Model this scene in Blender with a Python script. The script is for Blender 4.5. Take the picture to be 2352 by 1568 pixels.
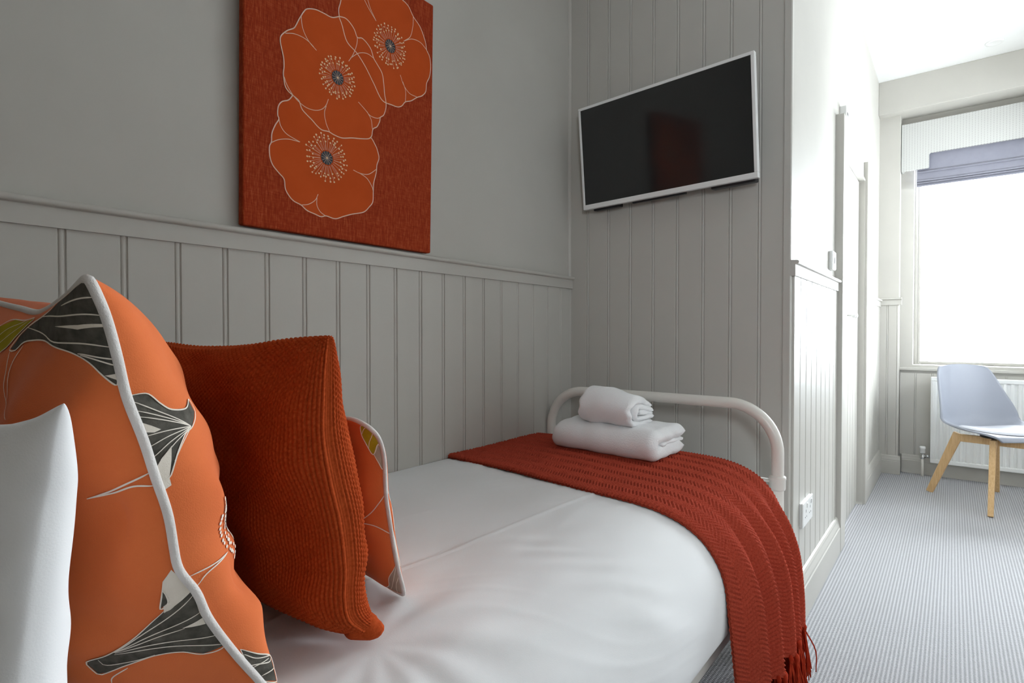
import bpy, bmesh, math
import numpy as np
from mathutils import Vector

# ------------------------------------------------------------------ scene reset
for o in list(bpy.data.objects):
    bpy.data.objects.remove(o, do_unlink=True)
SC = bpy.context.scene
COL = SC.collection

# ------------------------------------------------------------------ camera
CAM_LOC = (1.332, 0.0, 1.030)
YAW, PITCH, FPX = 0.6776, 0.0141, 1258.3
cam = bpy.data.cameras.new('camera')
cam.sensor_width = 36.0
cam.lens = 36.0 * FPX / 2352.0
cam.clip_start = 0.01
camo = bpy.data.objects.new('camera', cam)
camo.location = CAM_LOC
camo.rotation_euler = (math.pi / 2 - PITCH, 0, YAW)
COL.objects.link(camo)
SC.camera = camo

# ------------------------------------------------------------------ world, light, exposure
SKY_STRENGTH = 39.0
EXPOSURE = 0.0
world = bpy.data.worlds.new('overcast_sky')
SC.world = world
world.use_nodes = True
wb = world.node_tree.nodes['Background']
wb.inputs['Color'].default_value = (0.87, 0.945, 1.0, 1)
wb.inputs['Strength'].default_value = SKY_STRENGTH

# openings: the far window (in the y = 5.03 wall), plus two unseen ones added for fill light, in the right wall and behind the camera
WIN1 = dict(x0=1.10, x1=2.32, z0=0.80, z1=2.50)
FILL_WIN2 = dict(y0=3.98, y1=4.54, z0=1.32, z1=2.20)
FILL_WIN3 = dict(x0=1.78, x1=2.22, z0=1.35, z1=1.88)
def portal(name, loc, rot, sx, sy):
    li = bpy.data.lights.new(name, 'AREA')
    li.shape = 'RECTANGLE'; li.size = sx; li.size_y = sy
    li.cycles.is_portal = True
    ob = bpy.data.objects.new(name, li); ob.location = loc; ob.rotation_euler = rot
    COL.objects.link(ob)
portal('window_portal', ((WIN1['x0'] + WIN1['x1']) / 2, 5.24, (WIN1['z0'] + WIN1['z1']) / 2), (-math.pi / 2, 0, 0),
       WIN1['x1'] - WIN1['x0'], WIN1['z1'] - WIN1['z0'])
portal('fill_side_portal', (2.63, (FILL_WIN2['y0'] + FILL_WIN2['y1']) / 2, (FILL_WIN2['z0'] + FILL_WIN2['z1']) / 2), (0, math.pi / 2, 0),
       FILL_WIN2['z1'] - FILL_WIN2['z0'], FILL_WIN2['y1'] - FILL_WIN2['y0'])
portal('fill_head_portal', ((FILL_WIN3['x0'] + FILL_WIN3['x1']) / 2, -0.63, (FILL_WIN3['z0'] + FILL_WIN3['z1']) / 2), (math.pi / 2, 0, 0),
       FILL_WIN3['x1'] - FILL_WIN3['x0'], FILL_WIN3['z1'] - FILL_WIN3['z0'])
SC.view_settings.view_transform = 'Standard'
SC.view_settings.look = 'None'
SC.view_settings.gamma = 1.0
SC.view_settings.use_curve_mapping = False
SC.view_settings.exposure = EXPOSURE

# ------------------------------------------------------------------ materials
def srgb(r, g, b):
    f = lambda c: c / 12.92 if c <= 0.04045 else ((c + 0.055) / 1.055) ** 2.4
    return (f(r / 255), f(g / 255), f(b / 255), 1.0)

class NT:
    def __init__(s, name):
        s.m = bpy.data.materials.new(name); s.m.use_nodes = True
        s.t = s.m.node_tree; s.n = s.t.nodes; s.l = s.t.links
        s.b = s.n['Principled BSDF']
    def node(s, typ, **kw):
        nd = s.n.new(typ)
        for k, v in kw.items(): setattr(nd, k, v)
        return nd
    def link(s, a, b): s.l.new(a, b)
    def math(s, op, a, b=None):
        nd = s.node('ShaderNodeMath', operation=op)
        for i, v in enumerate((a, b)):
            if v is None: continue
            if isinstance(v, (int, float)): nd.inputs[i].default_value = v
            else: s.link(v, nd.inputs[i])
        return nd.outputs[0]
    def coord(s, kind='Object'):
        return s.node('ShaderNodeTexCoord').outputs[kind]
    def noise(s, vec, scale, detail=3.0, rough=0.55, stretch=None):
        if stretch:
            mp = s.node('ShaderNodeMapping'); mp.inputs['Scale'].default_value = stretch
            s.link(vec, mp.inputs['Vector']); vec = mp.outputs[0]
        nd = s.node('ShaderNodeTexNoise'); nd.inputs['Scale'].default_value = scale
        nd.inputs['Detail'].default_value = detail; nd.inputs['Roughness'].default_value = rough
        s.link(vec, nd.inputs['Vector'])
        return nd.outputs['Fac']
    def ramp(s, fac, stops):
        nd = s.node('ShaderNodeValToRGB')
        el = nd.color_ramp.elements
        while len(el) < len(stops): el.new(0.5)
        for e, (p, c) in zip(el, stops): e.position = p; e.color = c
        s.link(fac, nd.inputs[0])
        return nd.outputs[0]
    def bump(s, h, dist, strength=1.0):
        nd = s.node('ShaderNodeBump'); nd.inputs['Distance'].default_value = dist
        nd.inputs['Strength'].default_value = strength
        s.link(h, nd.inputs['Height']); s.link(nd.outputs[0], s.b.inputs['Normal'])
    def set(s, rough=0.6, color=None, metal=0.0, spec=0.5, sheen=0.0):
        s.b.inputs['Roughness'].default_value = rough
        s.b.inputs['Metallic'].default_value = metal
        s.b.inputs['Specular IOR Level'].default_value = spec
        s.b.inputs['Sheen Weight'].default_value = sheen
        if color is not None: s.b.inputs['Base Color'].default_value = color
        return s.m

def mul(c, k): return (c[0] * k, c[1] * k, c[2] * k, 1)

def m_paint(name, col, rough=0.5, var=0.03, bump=0.0002, scale=40, spec=0.3):
    t = NT(name); c = t.coord()
    n = t.noise(c, 3.0)
    t.link(t.ramp(n, [(0.3, mul(col, 1 - var)), (0.7, mul(col, 1 + var))]), t.b.inputs['Base Color'])
    t.bump(t.noise(c, scale, 4), bump)
    return t.set(rough, spec=spec)

def m_fabric(name, col, col2=None, scale=900, bump=0.00025, rough=0.9, sheen=0.15, blotch=8.0):
    t = NT(name); c = t.coord()
    n = t.noise(c, blotch, 4)
    t.link(t.ramp(n, [(0.3, col), (0.72, col2 or mul(col, 1.06))]), t.b.inputs['Base Color'])
    t.bump(t.noise(c, scale, 2), bump)
    return t.set(rough, sheen=sheen, spec=0.12)

PAINT = srgb(194, 191, 184)
M = {}
M['wall'] = m_paint('wall_paint', PAINT, 0.6)
M['wood_paint'] = m_paint('satin_wood_paint', PAINT, 0.38, 0.02, 0.0001, 60)
M['head_paint'] = m_paint('bounce_damping_taupe', srgb(108, 97, 84), 0.6)  # dark warm tone chosen to curb and warm bounce off the unseen head wall
M['ceiling'] = m_paint('ceiling_paint', srgb(240, 240, 238), 0.7)
M['white_metal'] = m_paint('cream_white_enamel', srgb(232, 228, 220), 0.32, 0.01, 0.00003, 80, 0.5)
M['white_plastic'] = m_paint('white_plastic', srgb(238, 238, 236), 0.3, 0.01, 0.00002, 80, 0.5)
M['grey_plastic'] = m_paint('socket_holes', srgb(110, 108, 106), 0.5, 0.01, 0.00002, 80)
M['radiator'] = m_paint('radiator_enamel', srgb(236, 237, 235), 0.3, 0.01, 0.00003, 80, 0.5)
M['chrome'] = NT('brushed_chrome').set(0.25, (0.62, 0.62, 0.62, 1), 1.0)
M['linen_white'] = m_fabric('white_cotton', srgb(240, 240, 240), srgb(244, 244, 245), 700, 0.00012, 0.85, 0.1, 3)
M['towel'] = m_fabric('white_terry', srgb(245, 244, 244), srgb(249, 249, 250), 260, 0.0016, 0.95, 0.3, 10)
M['piping'] = m_fabric('piping_cord', srgb(214, 208, 204), srgb(228, 224, 220), 600, 0.0006, 0.9, 0.1, 30)
M['orange'] = m_fabric('orange_linen', srgb(216, 106, 56), srgb(228, 120, 66), 800, 0.0003, 0.8, 0.1, 5)
M['print_dark'] = m_fabric('charcoal_print', srgb(72, 70, 64), srgb(104, 100, 92), 800, 0.0003, 0.85, 0.0, 90)
M['print_cream'] = m_fabric('cream_print', srgb(232, 222, 208), srgb(240, 231, 218), 800, 0.0003, 0.85, 0.0, 60)
M['print_olive'] = m_fabric('olive_print', srgb(160, 142, 22), srgb(178, 160, 40), 800, 0.0003, 0.85, 0.0, 60)
M['print_taupe'] = m_fabric('taupe_print', srgb(170, 152, 136), srgb(186, 168, 150), 800, 0.0003, 0.85, 0.0, 60)
M['blind'] = m_fabric('lavender_grey_blind', srgb(140, 140, 152), srgb(146, 146, 158), 500, 0.0003, 0.9, 0.1, 20)
M['black_plastic'] = m_paint('black_plastic', (0.02, 0.02, 0.022, 1), 0.4, 0.02, 0.00003, 90)
M['screen'] = NT('tv_glass').set(0.10, (0.018, 0.019, 0.019, 1), 0.0, 0.6)
M['seat_shell'] = m_paint('grey_moulded_shell', srgb(152, 156, 167), 0.4, 0.01, 0.00003, 90, 0.4)
M['seat_pad'] = m_paint('pale_seat_pad', srgb(214, 216, 224), 0.5, 0.01, 0.0002, 200, 0.4)

def m_rust(name, ca, cb, sc):
    t = NT(name); c = t.coord()
    n = t.noise(c, sc, 3)
    t.link(t.ramp(n, [(0.3, ca), (0.7, cb)]), t.b.inputs['Base Color'])
    t.bump(t.noise(c, 1500, 2), 0.0004)
    return t.set(0.95, sheen=0.0, spec=0.08)
M['rust_knit'] = m_rust('rust_wool_weave', srgb(168, 66, 26), srgb(192, 82, 38), 260)
M['rust_throw'] = m_rust('rust_herringbone_wool', srgb(158, 58, 40), srgb(186, 80, 60), 320)
M['fringe'] = m_rust('rust_fringe_yarn', srgb(158, 46, 26), srgb(190, 68, 42), 60)

def m_canvas():
    t = NT('rust_slub_linen'); c = t.coord()
    a = t.noise(c, 60, 4, 0.65, (1, 6.0, 0.7))
    b = t.noise(c, 60, 3, 0.6, (1, 0.6, 7.0))
    v = t.math('ADD', t.math('MULTIPLY', a, 0.72), t.math('MULTIPLY', b, 0.28))
    t.link(t.ramp(v, [(0.36, srgb(138, 42, 12)), (0.5, srgb(156, 54, 20)), (0.66, srgb(182, 84, 46))]), t.b.inputs['Base Color'])
    t.bump(v, 0.0006)
    return t.set(0.85, spec=0.2)
M['canvas'] = m_canvas()
M['petal'] = m_fabric('poppy_orange', srgb(193, 78, 30), srgb(201, 85, 36), 800, 0.0002, 0.85, 0.0, 10)
M['petal_line'] = m_fabric('cream_outline', srgb(232, 196, 172), srgb(240, 208, 186), 800, 0.0002, 0.85, 0.0, 60)
M['poppy_heart'] = m_fabric('slate_print', srgb(58, 62, 70), srgb(80, 84, 90), 800, 0.0002, 0.85, 0.0, 60)
M['stamen_dot'] = m_fabric('pale_stamen_print', srgb(240, 206, 160), srgb(246, 216, 176), 800, 0.0002, 0.85, 0.0, 60)

def m_wood():
    t = NT('pale_oak'); c = t.coord()
    n = t.noise(c, 30, 5, 0.6, (6, 6, 0.5))
    t.link(t.ramp(n, [(0.3, srgb(196, 158, 110)), (0.7, srgb(218, 184, 138))]), t.b.inputs['Base Color'])
    t.bump(n, 0.0003)
    return t.set(0.5, spec=0.3)
M['oak'] = m_wood()

RIB = 0.011
def m_carpet():
    t = NT('ribbed_grey_carpet'); c = t.coord()
    sp = t.node('ShaderNodeSeparateXYZ'); t.link(c, sp.inputs[0])
    ph = t.math('MULTIPLY', sp.outputs[0], 2 * math.pi / RIB)
    rib = t.math('ADD', t.math('MULTIPLY', t.math('COSINE', ph), 0.5), 0.5)
    loop = t.math('ADD', t.math('MULTIPLY', t.math('SINE', t.math('MULTIPLY', sp.outputs[1], 2 * math.pi / 0.008)), 0.5), 0.5)
    n = t.noise(c, 420, 3)
    v = t.math('ADD', t.math('MULTIPLY', rib, 0.62), t.math('ADD', t.math('MULTIPLY', loop, 0.12), t.math('MULTIPLY', t.math('SUBTRACT', n, 0.5), 0.9)))
    t.link(t.ramp(v, [(0.05, srgb(160, 160, 163)), (0.80, srgb(208, 208, 211))]), t.b.inputs['Base Color'])
    t.bump(t.math('ADD', t.math('MULTIPLY', loop, 0.6), n), 0.0022)
    return t.set(0.95, spec=0.1, sheen=0.1)
M['carpet'] = m_carpet()

def m_pelmet():
    t = NT('woven_pelmet_fabric'); c = t.coord()
    sp = t.node('ShaderNodeSeparateXYZ'); t.link(c, sp.inputs[0])
    a = t.math('SINE', t.math('MULTIPLY', sp.outputs[0], 2 * math.pi / 0.016))
    b = t.math('SINE', t.math('MULTIPLY', sp.outputs[2], 2 * math.pi / 0.012))
    v = t.math('ADD', t.math('MULTIPLY', t.math('MULTIPLY', a, b), 0.35), t.math('ADD', t.math('MULTIPLY', a, 0.2), 0.5))
    t.link(t.ramp(v, [(0.1, srgb(178, 177, 174)), (0.5, srgb(203, 203, 200))]), t.b.inputs['Base Color'])
    t.bump(v, 0.0008)
    return t.set(0.9, spec=0.2)
M['pelmet'] = m_pelmet()

def m_glass():
    t = NT('window_glass')
    tr = t.node('ShaderNodeBsdfTransparent'); gl = t.node('ShaderNodeBsdfGlossy'); gl.inputs['Roughness'].default_value = 0.02
    fr = t.node('ShaderNodeFresnel'); fr.inputs['IOR'].default_value = 1.45
    mx = t.node('ShaderNodeMixShader')
    t.link(fr.outputs[0], mx.inputs[0]); t.link(tr.outputs[0], mx.inputs[1]); t.link(gl.outputs[0], mx.inputs[2])
    t.link(mx.outputs[0], t.n['Material Output'].inputs['Surface'])
    return t.m
M['glass'] = m_glass()

# ------------------------------------------------------------------ object helpers
WLOC = {}
def wloc(o): return WLOC.get(o.name, np.zeros(3))

def tag(o, label=None, cat=None, group=None, kind=None):
    if label: o['label'] = label
    if cat: o['category'] = cat
    if group: o['group'] = group
    if kind: o['kind'] = kind
    return o

def thing(name, loc, label, cat, group=None, kind=None):
    o = bpy.data.objects.new(name, None); o.location = loc; o.empty_display_size = 0.05
    COL.objects.link(o); WLOC[o.name] = np.array(loc, float)
    return tag(o, label, cat, group, kind)

def mk(name, me, mat, parent=None, origin=None):
    """link a mesh whose vertices are in world space; origin (world) becomes the object's origin"""
    og = np.array(origin if origin is not None else (wloc(parent) if parent else (0, 0, 0)), float)
    if np.any(og):
        n = len(me.vertices); co = np.empty(n * 3, np.float32); me.vertices.foreach_get('co', co)
        me.vertices.foreach_set('co', (co.reshape(-1, 3) - og).ravel().astype(np.float32))
    if mat is not None: me.materials.append(M[mat] if isinstance(mat, str) else mat)
    o = bpy.data.objects.new(name, me); COL.objects.link(o)
    if parent:
        o.parent = parent; o.location = og - wloc(parent)
    else:
        o.location = og
    WLOC[o.name] = og
    return o

def raw(verts, faces, smooth=False):
    me = bpy.data.meshes.new('m')
    v = np.asarray(verts, float)
    me.from_pydata([tuple(p) for p in v], [], [tuple(int(i) for i in f) for f in faces]); me.update()
    if smooth: me.polygons.foreach_set('use_smooth', [True] * len(me.polygons))
    return me

def quads(verts, q, smooth=True):
    """fast mesh from numpy quads"""
    v = np.asarray(verts, np.float32).reshape(-1, 3); q = np.asarray(q, np.int32).reshape(-1, 4)
    me = bpy.data.meshes.new('m')
    me.vertices.add(len(v)); me.vertices.foreach_set('co', v.ravel())
    me.loops.add(q.size); me.loops.foreach_set('vertex_index', q.ravel())
    me.polygons.add(len(q)); me.polygons.foreach_set('loop_start', np.arange(0, q.size, 4, dtype=np.int32))
    me.update(calc_edges=True); me.validate()
    if smooth: me.polygons.foreach_set('use_smooth', np.ones(len(me.polygons), bool))
    return me

def grid_q(nu, nv, off=0, flip=False, closeu=False):
    i = np.arange(nu if closeu else nu - 1); j = np.arange(nv - 1)
    I, J = np.meshgrid(i, j, indexing='ij'); I2 = (I + 1) % nu
    a = I * nv + J; b = I2 * nv + J; c = I2 * nv + J + 1; d = I * nv + J + 1
    q = np.stack([a, b, c, d] if not flip else [a, d, c, b], -1).reshape(-1, 4) + off
    return q

def bm_box(bm, x0, x1, y0, y1, z0, z1, bevel=0.0, seg=2):
    r = bmesh.ops.create_cube(bm, size=1.0)
    for v in r['verts']:
        v.co = Vector(((x0 + x1) / 2 + v.co.x * (x1 - x0), (y0 + y1) / 2 + v.co.y * (y1 - y0), (z0 + z1) / 2 + v.co.z * (z1 - z0)))
    if bevel > 0:
        ed = list({e for v in r['verts'] for e in v.link_edges})
        bmesh.ops.bevel(bm, geom=ed, offset=bevel, segments=seg, profile=0.5, affect='EDGES', clamp_overlap=True)

def bm_done(bm, smooth_angle=None):
    me = bpy.data.meshes.new('m')
    bmesh.ops.recalc_face_normals(bm, faces=bm.faces)
    bm.to_mesh(me); bm.free()
    return me

def box(name, x0, x1, y0, y1, z0, z1, mat, parent=None, bevel=0.0, seg=2, origin=None):
    bm = bmesh.new(); bm_box(bm, x0, x1, y0, y1, z0, z1, bevel, seg)
    return mk(name, bm_done(bm), mat, parent, origin)

def boxes(name, lst, mat, parent=None, bevel=0.0):
    bm = bmesh.new()
    for b in lst: bm_box(bm, *b, bevel)
    return mk(name, bm_done(bm), mat, parent)

def extrude(name, prof, axis, a0, a1, mat, parent=None, smooth=False):
    """prof: closed 2-D outline in the plane across `axis`; axis 'x': (y,z)  'y': (x,z)  'z': (x,y)"""
    n = len(prof); V = []
    for a in (a0, a1):
        for p, q in prof:
            V.append({'x': (a, p, q), 'y': (p, a, q), 'z': (p, q, a)}[axis])
    Fc = [(i, (i + 1) % n, n + (i + 1) % n, n + i) for i in range(n)]
    Fc += [tuple(range(n - 1, -1, -1)), tuple(range(n, 2 * n))]
    me = raw(V, Fc)
    bm = bmesh.new(); bm.from_mesh(me); bmesh.ops.recalc_face_normals(bm, faces=bm.faces); bm.to_mesh(me); bm.free()
    return mk(name, me, mat, parent)

def resample(pts, n):
    """Catmull-Rom through pts, n samples evenly spaced by arc length"""
    P = np.asarray(pts, float)
    if len(P) == 2:
        t = np.linspace(0, 1, n)[:, None]; return P[0] * (1 - t) + P[1] * t
    Q = np.vstack([2 * P[0] - P[1], P, 2 * P[-1] - P[-2]])
    out = []
    for i in range(1, len(Q) - 2):
        t = np.linspace(0, 1, 24, endpoint=False)[:, None]
        a, b, c, d = Q[i - 1], Q[i], Q[i + 1], Q[i + 2]
        out.append(0.5 * ((2 * b) + (c - a) * t + (2 * a - 5 * b + 4 * c - d) * t ** 2 + (3 * b - a - 3 * c + d) * t ** 3))
    out = np.vstack(out + [P[-1:]])
    s = np.concatenate([[0], np.cumsum(np.linalg.norm(np.diff(out, axis=0), axis=1))]); s /= s[-1]
    t = np.linspace(0, 1, n)
    return np.stack([np.interp(t, s, out[:, k]) for k in range(out.shape[1])], 1)

def tube_geo(path, rad, ns=12, closed=False):
    P = np.asarray(path, float); n = len(P)
    T = np.gradient(P, axis=0)
    if closed: T = np.roll(P, -1, 0) - np.roll(P, 1, 0)
    T /= np.linalg.norm(T, axis=1)[:, None] + 1e-12
    ref = np.array([0, 0, 1.0]) if abs(T[0, 2]) < 0.9 else np.array([1.0, 0, 0])
    N = np.cross(T[0], ref); N /= np.linalg.norm(N)
    V = []
    rad = np.broadcast_to(rad, (n,))
    for i in range(n):
        N = N - T[i] * (N @ T[i]); N /= np.linalg.norm(N); B = np.cross(T[i], N)
        a = np.linspace(0, 2 * np.pi, ns, endpoint=False)
        V.append(P[i] + rad[i] * (np.cos(a)[:, None] * N + np.sin(a)[:, None] * B))
    V = np.vstack(V)
    Fc = []
    for i in range(n if closed else n - 1):
        i2 = (i + 1) % n
        for k in range(ns):
            k2 = (k + 1) % ns
            Fc.append((i * ns + k, i * ns + k2, i2 * ns + k2, i2 * ns + k))
    if not closed:
        Fc.append(tuple(range(ns - 1, -1, -1))); Fc.append(tuple((n - 1) * ns + k for k in range(ns)))
    return V, Fc

def tube(name, path, rad, mat, parent=None, ns=12, closed=False):
    V, Fc = tube_geo(path, rad, ns, closed)
    return mk(name, raw(V, Fc, True), mat, parent)

def join_geo(lst):
    V, Fc, o = [], [], 0
    for v, f in lst:
        V.append(v); Fc += [tuple(i + o for i in g) for g in f]; o += len(v)
    return np.vstack(V), Fc

def lathe(name, prof, center, axis, mat, parent=None, ns=24):
    """prof: (r, h) pairs along axis"""
    ax = {'x': (np.array([1., 0, 0]), np.array([0, 1., 0]), np.array([0, 0, 1.])),
          'y': (np.array([0, 1., 0]), np.array([0, 0, 1.]), np.array([1., 0, 0])),
          'z': (np.array([0, 0, 1.]), np.array([1., 0, 0]), np.array([0, 1., 0]))}[axis]
    a = np.linspace(0, 2 * np.pi, ns, endpoint=False); V = []
    for r, h in prof:
        V.append(np.array(center) + ax[0] * h + r * (np.cos(a)[:, None] * ax[1] + np.sin(a)[:, None] * ax[2]))
    V = np.vstack(V); n = len(prof)
    Fc = [(i * ns + k, i * ns + (k + 1) % ns, (i + 1) * ns + (k + 1) % ns, (i + 1) * ns + k) for i in range(n - 1) for k in range(ns)]
    Fc += [tuple(range(ns - 1, -1, -1)), tuple((n - 1) * ns + k for k in range(ns))]
    me = raw(V, Fc, True)
    return mk(name, me, mat, parent)

RNG = np.random.default_rng(7)
def waves(seed, n, fmin, fmax, dim=2):
    r = np.random.default_rng(seed)
    k = r.normal(size=(n, dim)); k /= np.linalg.norm(k, axis=1)[:, None]
    k *= (fmin * (fmax / fmin) ** r.random(n))[:, None] * 2 * np.pi
    ph = r.random(n) * 2 * np.pi; am = 1 / np.sqrt(np.linalg.norm(k, axis=1)); am /= np.sqrt((am ** 2).sum())
    def f(*X):
        s = 0
        for i in range(n):
            s = s + am[i] * np.sin(sum(k[i, d] * X[d] for d in range(dim)) + ph[i])
        return s
    return f

# ------------------------------------------------------------------ the room shell
YTV, XSIDE, YFAR, ZC = 2.061, 0.895, 4.82, 2.86
XR, YB = 2.50, -0.50
YSTRIP, YREC = 4.91, 5.03
DADO_B = 1.229

# floor: ribbed carpet, the ribs are real ridges running towards the window
xs = np.arange(0, XR + 0.12, RIB / 6)
zs = 0.0007 * np.cos(2 * np.pi * xs / RIB) - 0.0007
V = np.concatenate([np.stack([xs, np.full_like(xs, y), zs], 1) for y in (YB - 0.1, 5.3)])
n = len(xs)
q = np.stack([np.arange(n - 1), np.arange(1, n), n + np.arange(1, n), n + np.arange(n - 1)], 1)
floor = mk('floor', quads(V, q, True), 'carpet')
tag(floor, 'grey ribbed loop-pile carpet covering the whole floor', 'carpet', kind='structure')

ceil = box('ceiling', -0.1, XR + 0.1, YB - 0.1, 5.3, ZC, ZC + 0.1, 'ceiling')
tag(ceil, 'plain white ceiling brightly lit near the window', 'ceiling', kind='structure')

def board_mesh(w, z0, z1, gap=True):
    """one beaded tongue-and-groove board: local x = width 0..w, local y = 0 back, face towards -y at depth t"""
    t = 0.012; g = 0.0024; d = 0.0032; b = 0.0066
    pr = [(0, 0), (0, -t + d), (0.0006, -t + d), (g * .6, -t + 0.001), (g * .6 + 0.001, -t)]
    e = w - (2 * g + b)
    pr += [(e - 0.0008, -t), (e, -t + 0.0008), (e + g * .5, -t + d), (e + g, -t + 0.0012)]
    for a in (150, 120, 90, 60, 30):
        pr.append((e + g + b / 2 + b / 2 * math.cos(math.radians(a)), -t + 0.0018 - 0.0018 * math.sin(math.radians(a))))
    pr += [(e + g + b, -t + 0.0012), (w - g * .45, -t + d), (w, -t + d), (w, 0)]
    n = len(pr)
    V = [(x, y, z) for z in (z0, z1) for x, y in pr]
    Fc = [(i, (i + 1) % n, n + (i + 1) % n, n + i) for i in range(n)] + [tuple(range(n - 1, -1, -1)), tuple(range(n, 2 * n))]
    me = raw(V, Fc)
    bm = bmesh.new(); bm.from_mesh(me); bmesh.ops.recalc_face_normals(bm, faces=bm.faces); bm.to_mesh(me); bm.free()
    me.materials.append(M['wood_paint'])
    return me

def place_board(me, parent, loc, rotz, name='board'):
    o = bpy.data.objects.new(name, me); COL.objects.link(o)
    o.parent = parent; o.location = np.array(loc) - wloc(parent); o.rotation_euler = (0, 0, rotz)
    return o

# left wall (x = 0), boards below the dado
wl = box('wall_left', -0.12, 0.0, YB - 0.1, YTV + 0.1, -0.02, ZC, 'wall')
tag(wl, 'left wall in warm grey paint with beaded boards below the rail', 'wall', kind='structure')
bmL = board_mesh(0.1, 0.10, DADO_B + 0.01)
for k in range(-7, 18):
    y = 0.2815 + 0.1 * k - 0.0
    if y + 0.1 < YTV + 0.02:
        place_board(bmL, wl, (0.0, y, 0), math.pi / 2)          # local -y -> +x
# closing piece in the corner
place_board(board_mesh(0.078, 0.10, DADO_B + 0.01), wl, (0.0, 1.9815, 0), math.pi / 2)

def dado_prof(s=1.0, base=0.0):
    """(out, z) outline of the dado rail: flat fascia with a rounded nosing on top"""
    p = [(0, DADO_B), (0.0185, DADO_B), (0.0185, DADO_B + 0.037), (0.0205, DADO_B + 0.0385)]
    for a in range(-75, 91, 15):
        p.append((0.0225 + 0.0068 * math.cos(math.radians(a)), DADO_B + 0.0452 + 0.0068 * math.sin(math.radians(a))))
    p += [(0.012, DADO_B + 0.0525), (0.006, DADO_B + 0.0535), (0, DADO_B + 0.055)]
    return [(base + s * a, b) for a, b in p]
t1 = extrude('trim_1', dado_prof(), 'y', YB, YTV, 'wood_paint')
tag(t1, 'long moulded dado rail on the left wall under the poppy canvas', 'dado rail', kind='structure')
def base_prof(base, s=1.0, h=0.165):
    p = [(0, 0), (0.020, 0), (0.020, h - 0.05), (0.017, h - 0.046), (0.017, h - 0.041)]
    p += [(0.0165, h - 0.036), (0.0135, h - 0.026), (0.011, h - 0.018), (0.010, h - 0.010), (0.006, h - 0.003), (0, h)]
    return [(base + s * a, b) for a, b in p]
b1 = extrude('baseboard_left', base_prof(0.0), 'y', YB, YTV, 'wood_paint')
tag(b1, 'grey skirting board along the left wall behind the bed', 'skirting', kind='structure')

# TV wall (y = YTV), full-height boards
wt = box('wall_end', 0.0, XSIDE - 0.001, YTV + 0.012, YTV + 0.10, -0.02, ZC, 'wall')
tag(wt, 'panelled wall of full-height grey beaded boards behind the television', 'wall', kind='structure')
bmT = board_mesh(0.1, 0.0, ZC)
for k in range(0, 9):
    if k < 8:
        place_board(bmT, wt, (0.0005 + 0.1 * k, YTV + 0.012, 0), 0.0)
place_board(board_mesh(0.0935, 0.0, ZC), wt, (0.8005, YTV + 0.012, 0), 0.0)
q1 = [(0.0, YTV)] + [(0.011 * math.cos(math.radians(a)), YTV - 0.011 * math.sin(math.radians(a))) for a in range(0, 91, 15)]
tq = extrude('trim_2', q1, 'z', 0.17, ZC, 'wood_paint')
tag(tq, 'thin vertical quadrant bead in the corner beside the television', 'corner bead', kind='structure')
tc = extrude('trim_3', [(XSIDE - 0.020, YTV - 0.0045), (XSIDE + 0.001, YTV - 0.0045), (XSIDE + 0.004, YTV - 0.001), (XSIDE + 0.004, YTV + 0.018), (XSIDE - 0.020, YTV + 0.018)], 'z', 0.0, ZC, 'wood_paint')
tag(tc, 'vertical corner moulding between the television wall and the passage wall', 'corner bead', kind='structure')

# passage wall (x = XSIDE, faces +x)
DY0, DY1, DZ1 = 3.10, 3.90, 1.955          # cupboard door opening
ws = boxes('wall_side', [(XSIDE - 0.10, XSIDE, YTV + 0.016, DY0, -0.02, ZC), (XSIDE - 0.10, XSIDE, DY1, 5.3, -0.02, ZC),
                         (XSIDE - 0.10, XSIDE, DY0, DY1, DZ1, ZC)], 'wall')
tag(ws, 'bright passage wall with short beaded boards beside the cupboard door', 'wall', kind='structure')
bmS = board_mesh(0.1, 0.10, DADO_B + 0.01)
for y in np.arange(2.079, 2.98, 0.1):
    w = min(0.1, 2.975 - y)
    if w < 0.03: continue
    place_board(bmS if w > 0.0999 else board_mesh(w, 0.10, DADO_B + 0.01), ws, (XSIDE, y, 0), math.pi / 2)
for y in np.arange(4.02, 4.90, 0.1):
    w = min(0.1, YSTRIP - 0.002 - y)
    if w < 0.03: continue
    place_board(bmS if w > 0.0999 else board_mesh(w, 0.10, DADO_B + 0.01), ws, (XSIDE, y, 0), math.pi / 2)
ARCH_X = XSIDE + 0.034
t4 = extrude('trim_4', dado_prof(1.0, XSIDE), 'y', YTV - 0.004, 2.972, 'wood_paint')
tag(t4, 'short dado rail on the passage wall between corner and cupboard door', 'dado rail', kind='structure')
t5 = extrude('trim_5', dado_prof(1.0, XSIDE), 'y', 4.022, YSTRIP, 'wood_paint')
tag(t5, 'dado rail on the passage wall between cupboard door and window wall', 'dado rail', kind='structure')
b2 = extrude('baseboard_side', base_prof(XSIDE + 0.012), 'y', YTV - 0.002, 2.972, 'wood_paint')
tag(b2, 'moulded skirting board below the socket on the passage wall', 'skirting', kind='structure')
b3 = extrude('baseboard_passage', base_prof(XSIDE + 0.012), 'y', 4.022, YSTRIP, 'wood_paint')
tag(b3, 'moulded skirting board from the cupboard door to the window wall', 'skirting', kind='structure')

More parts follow.
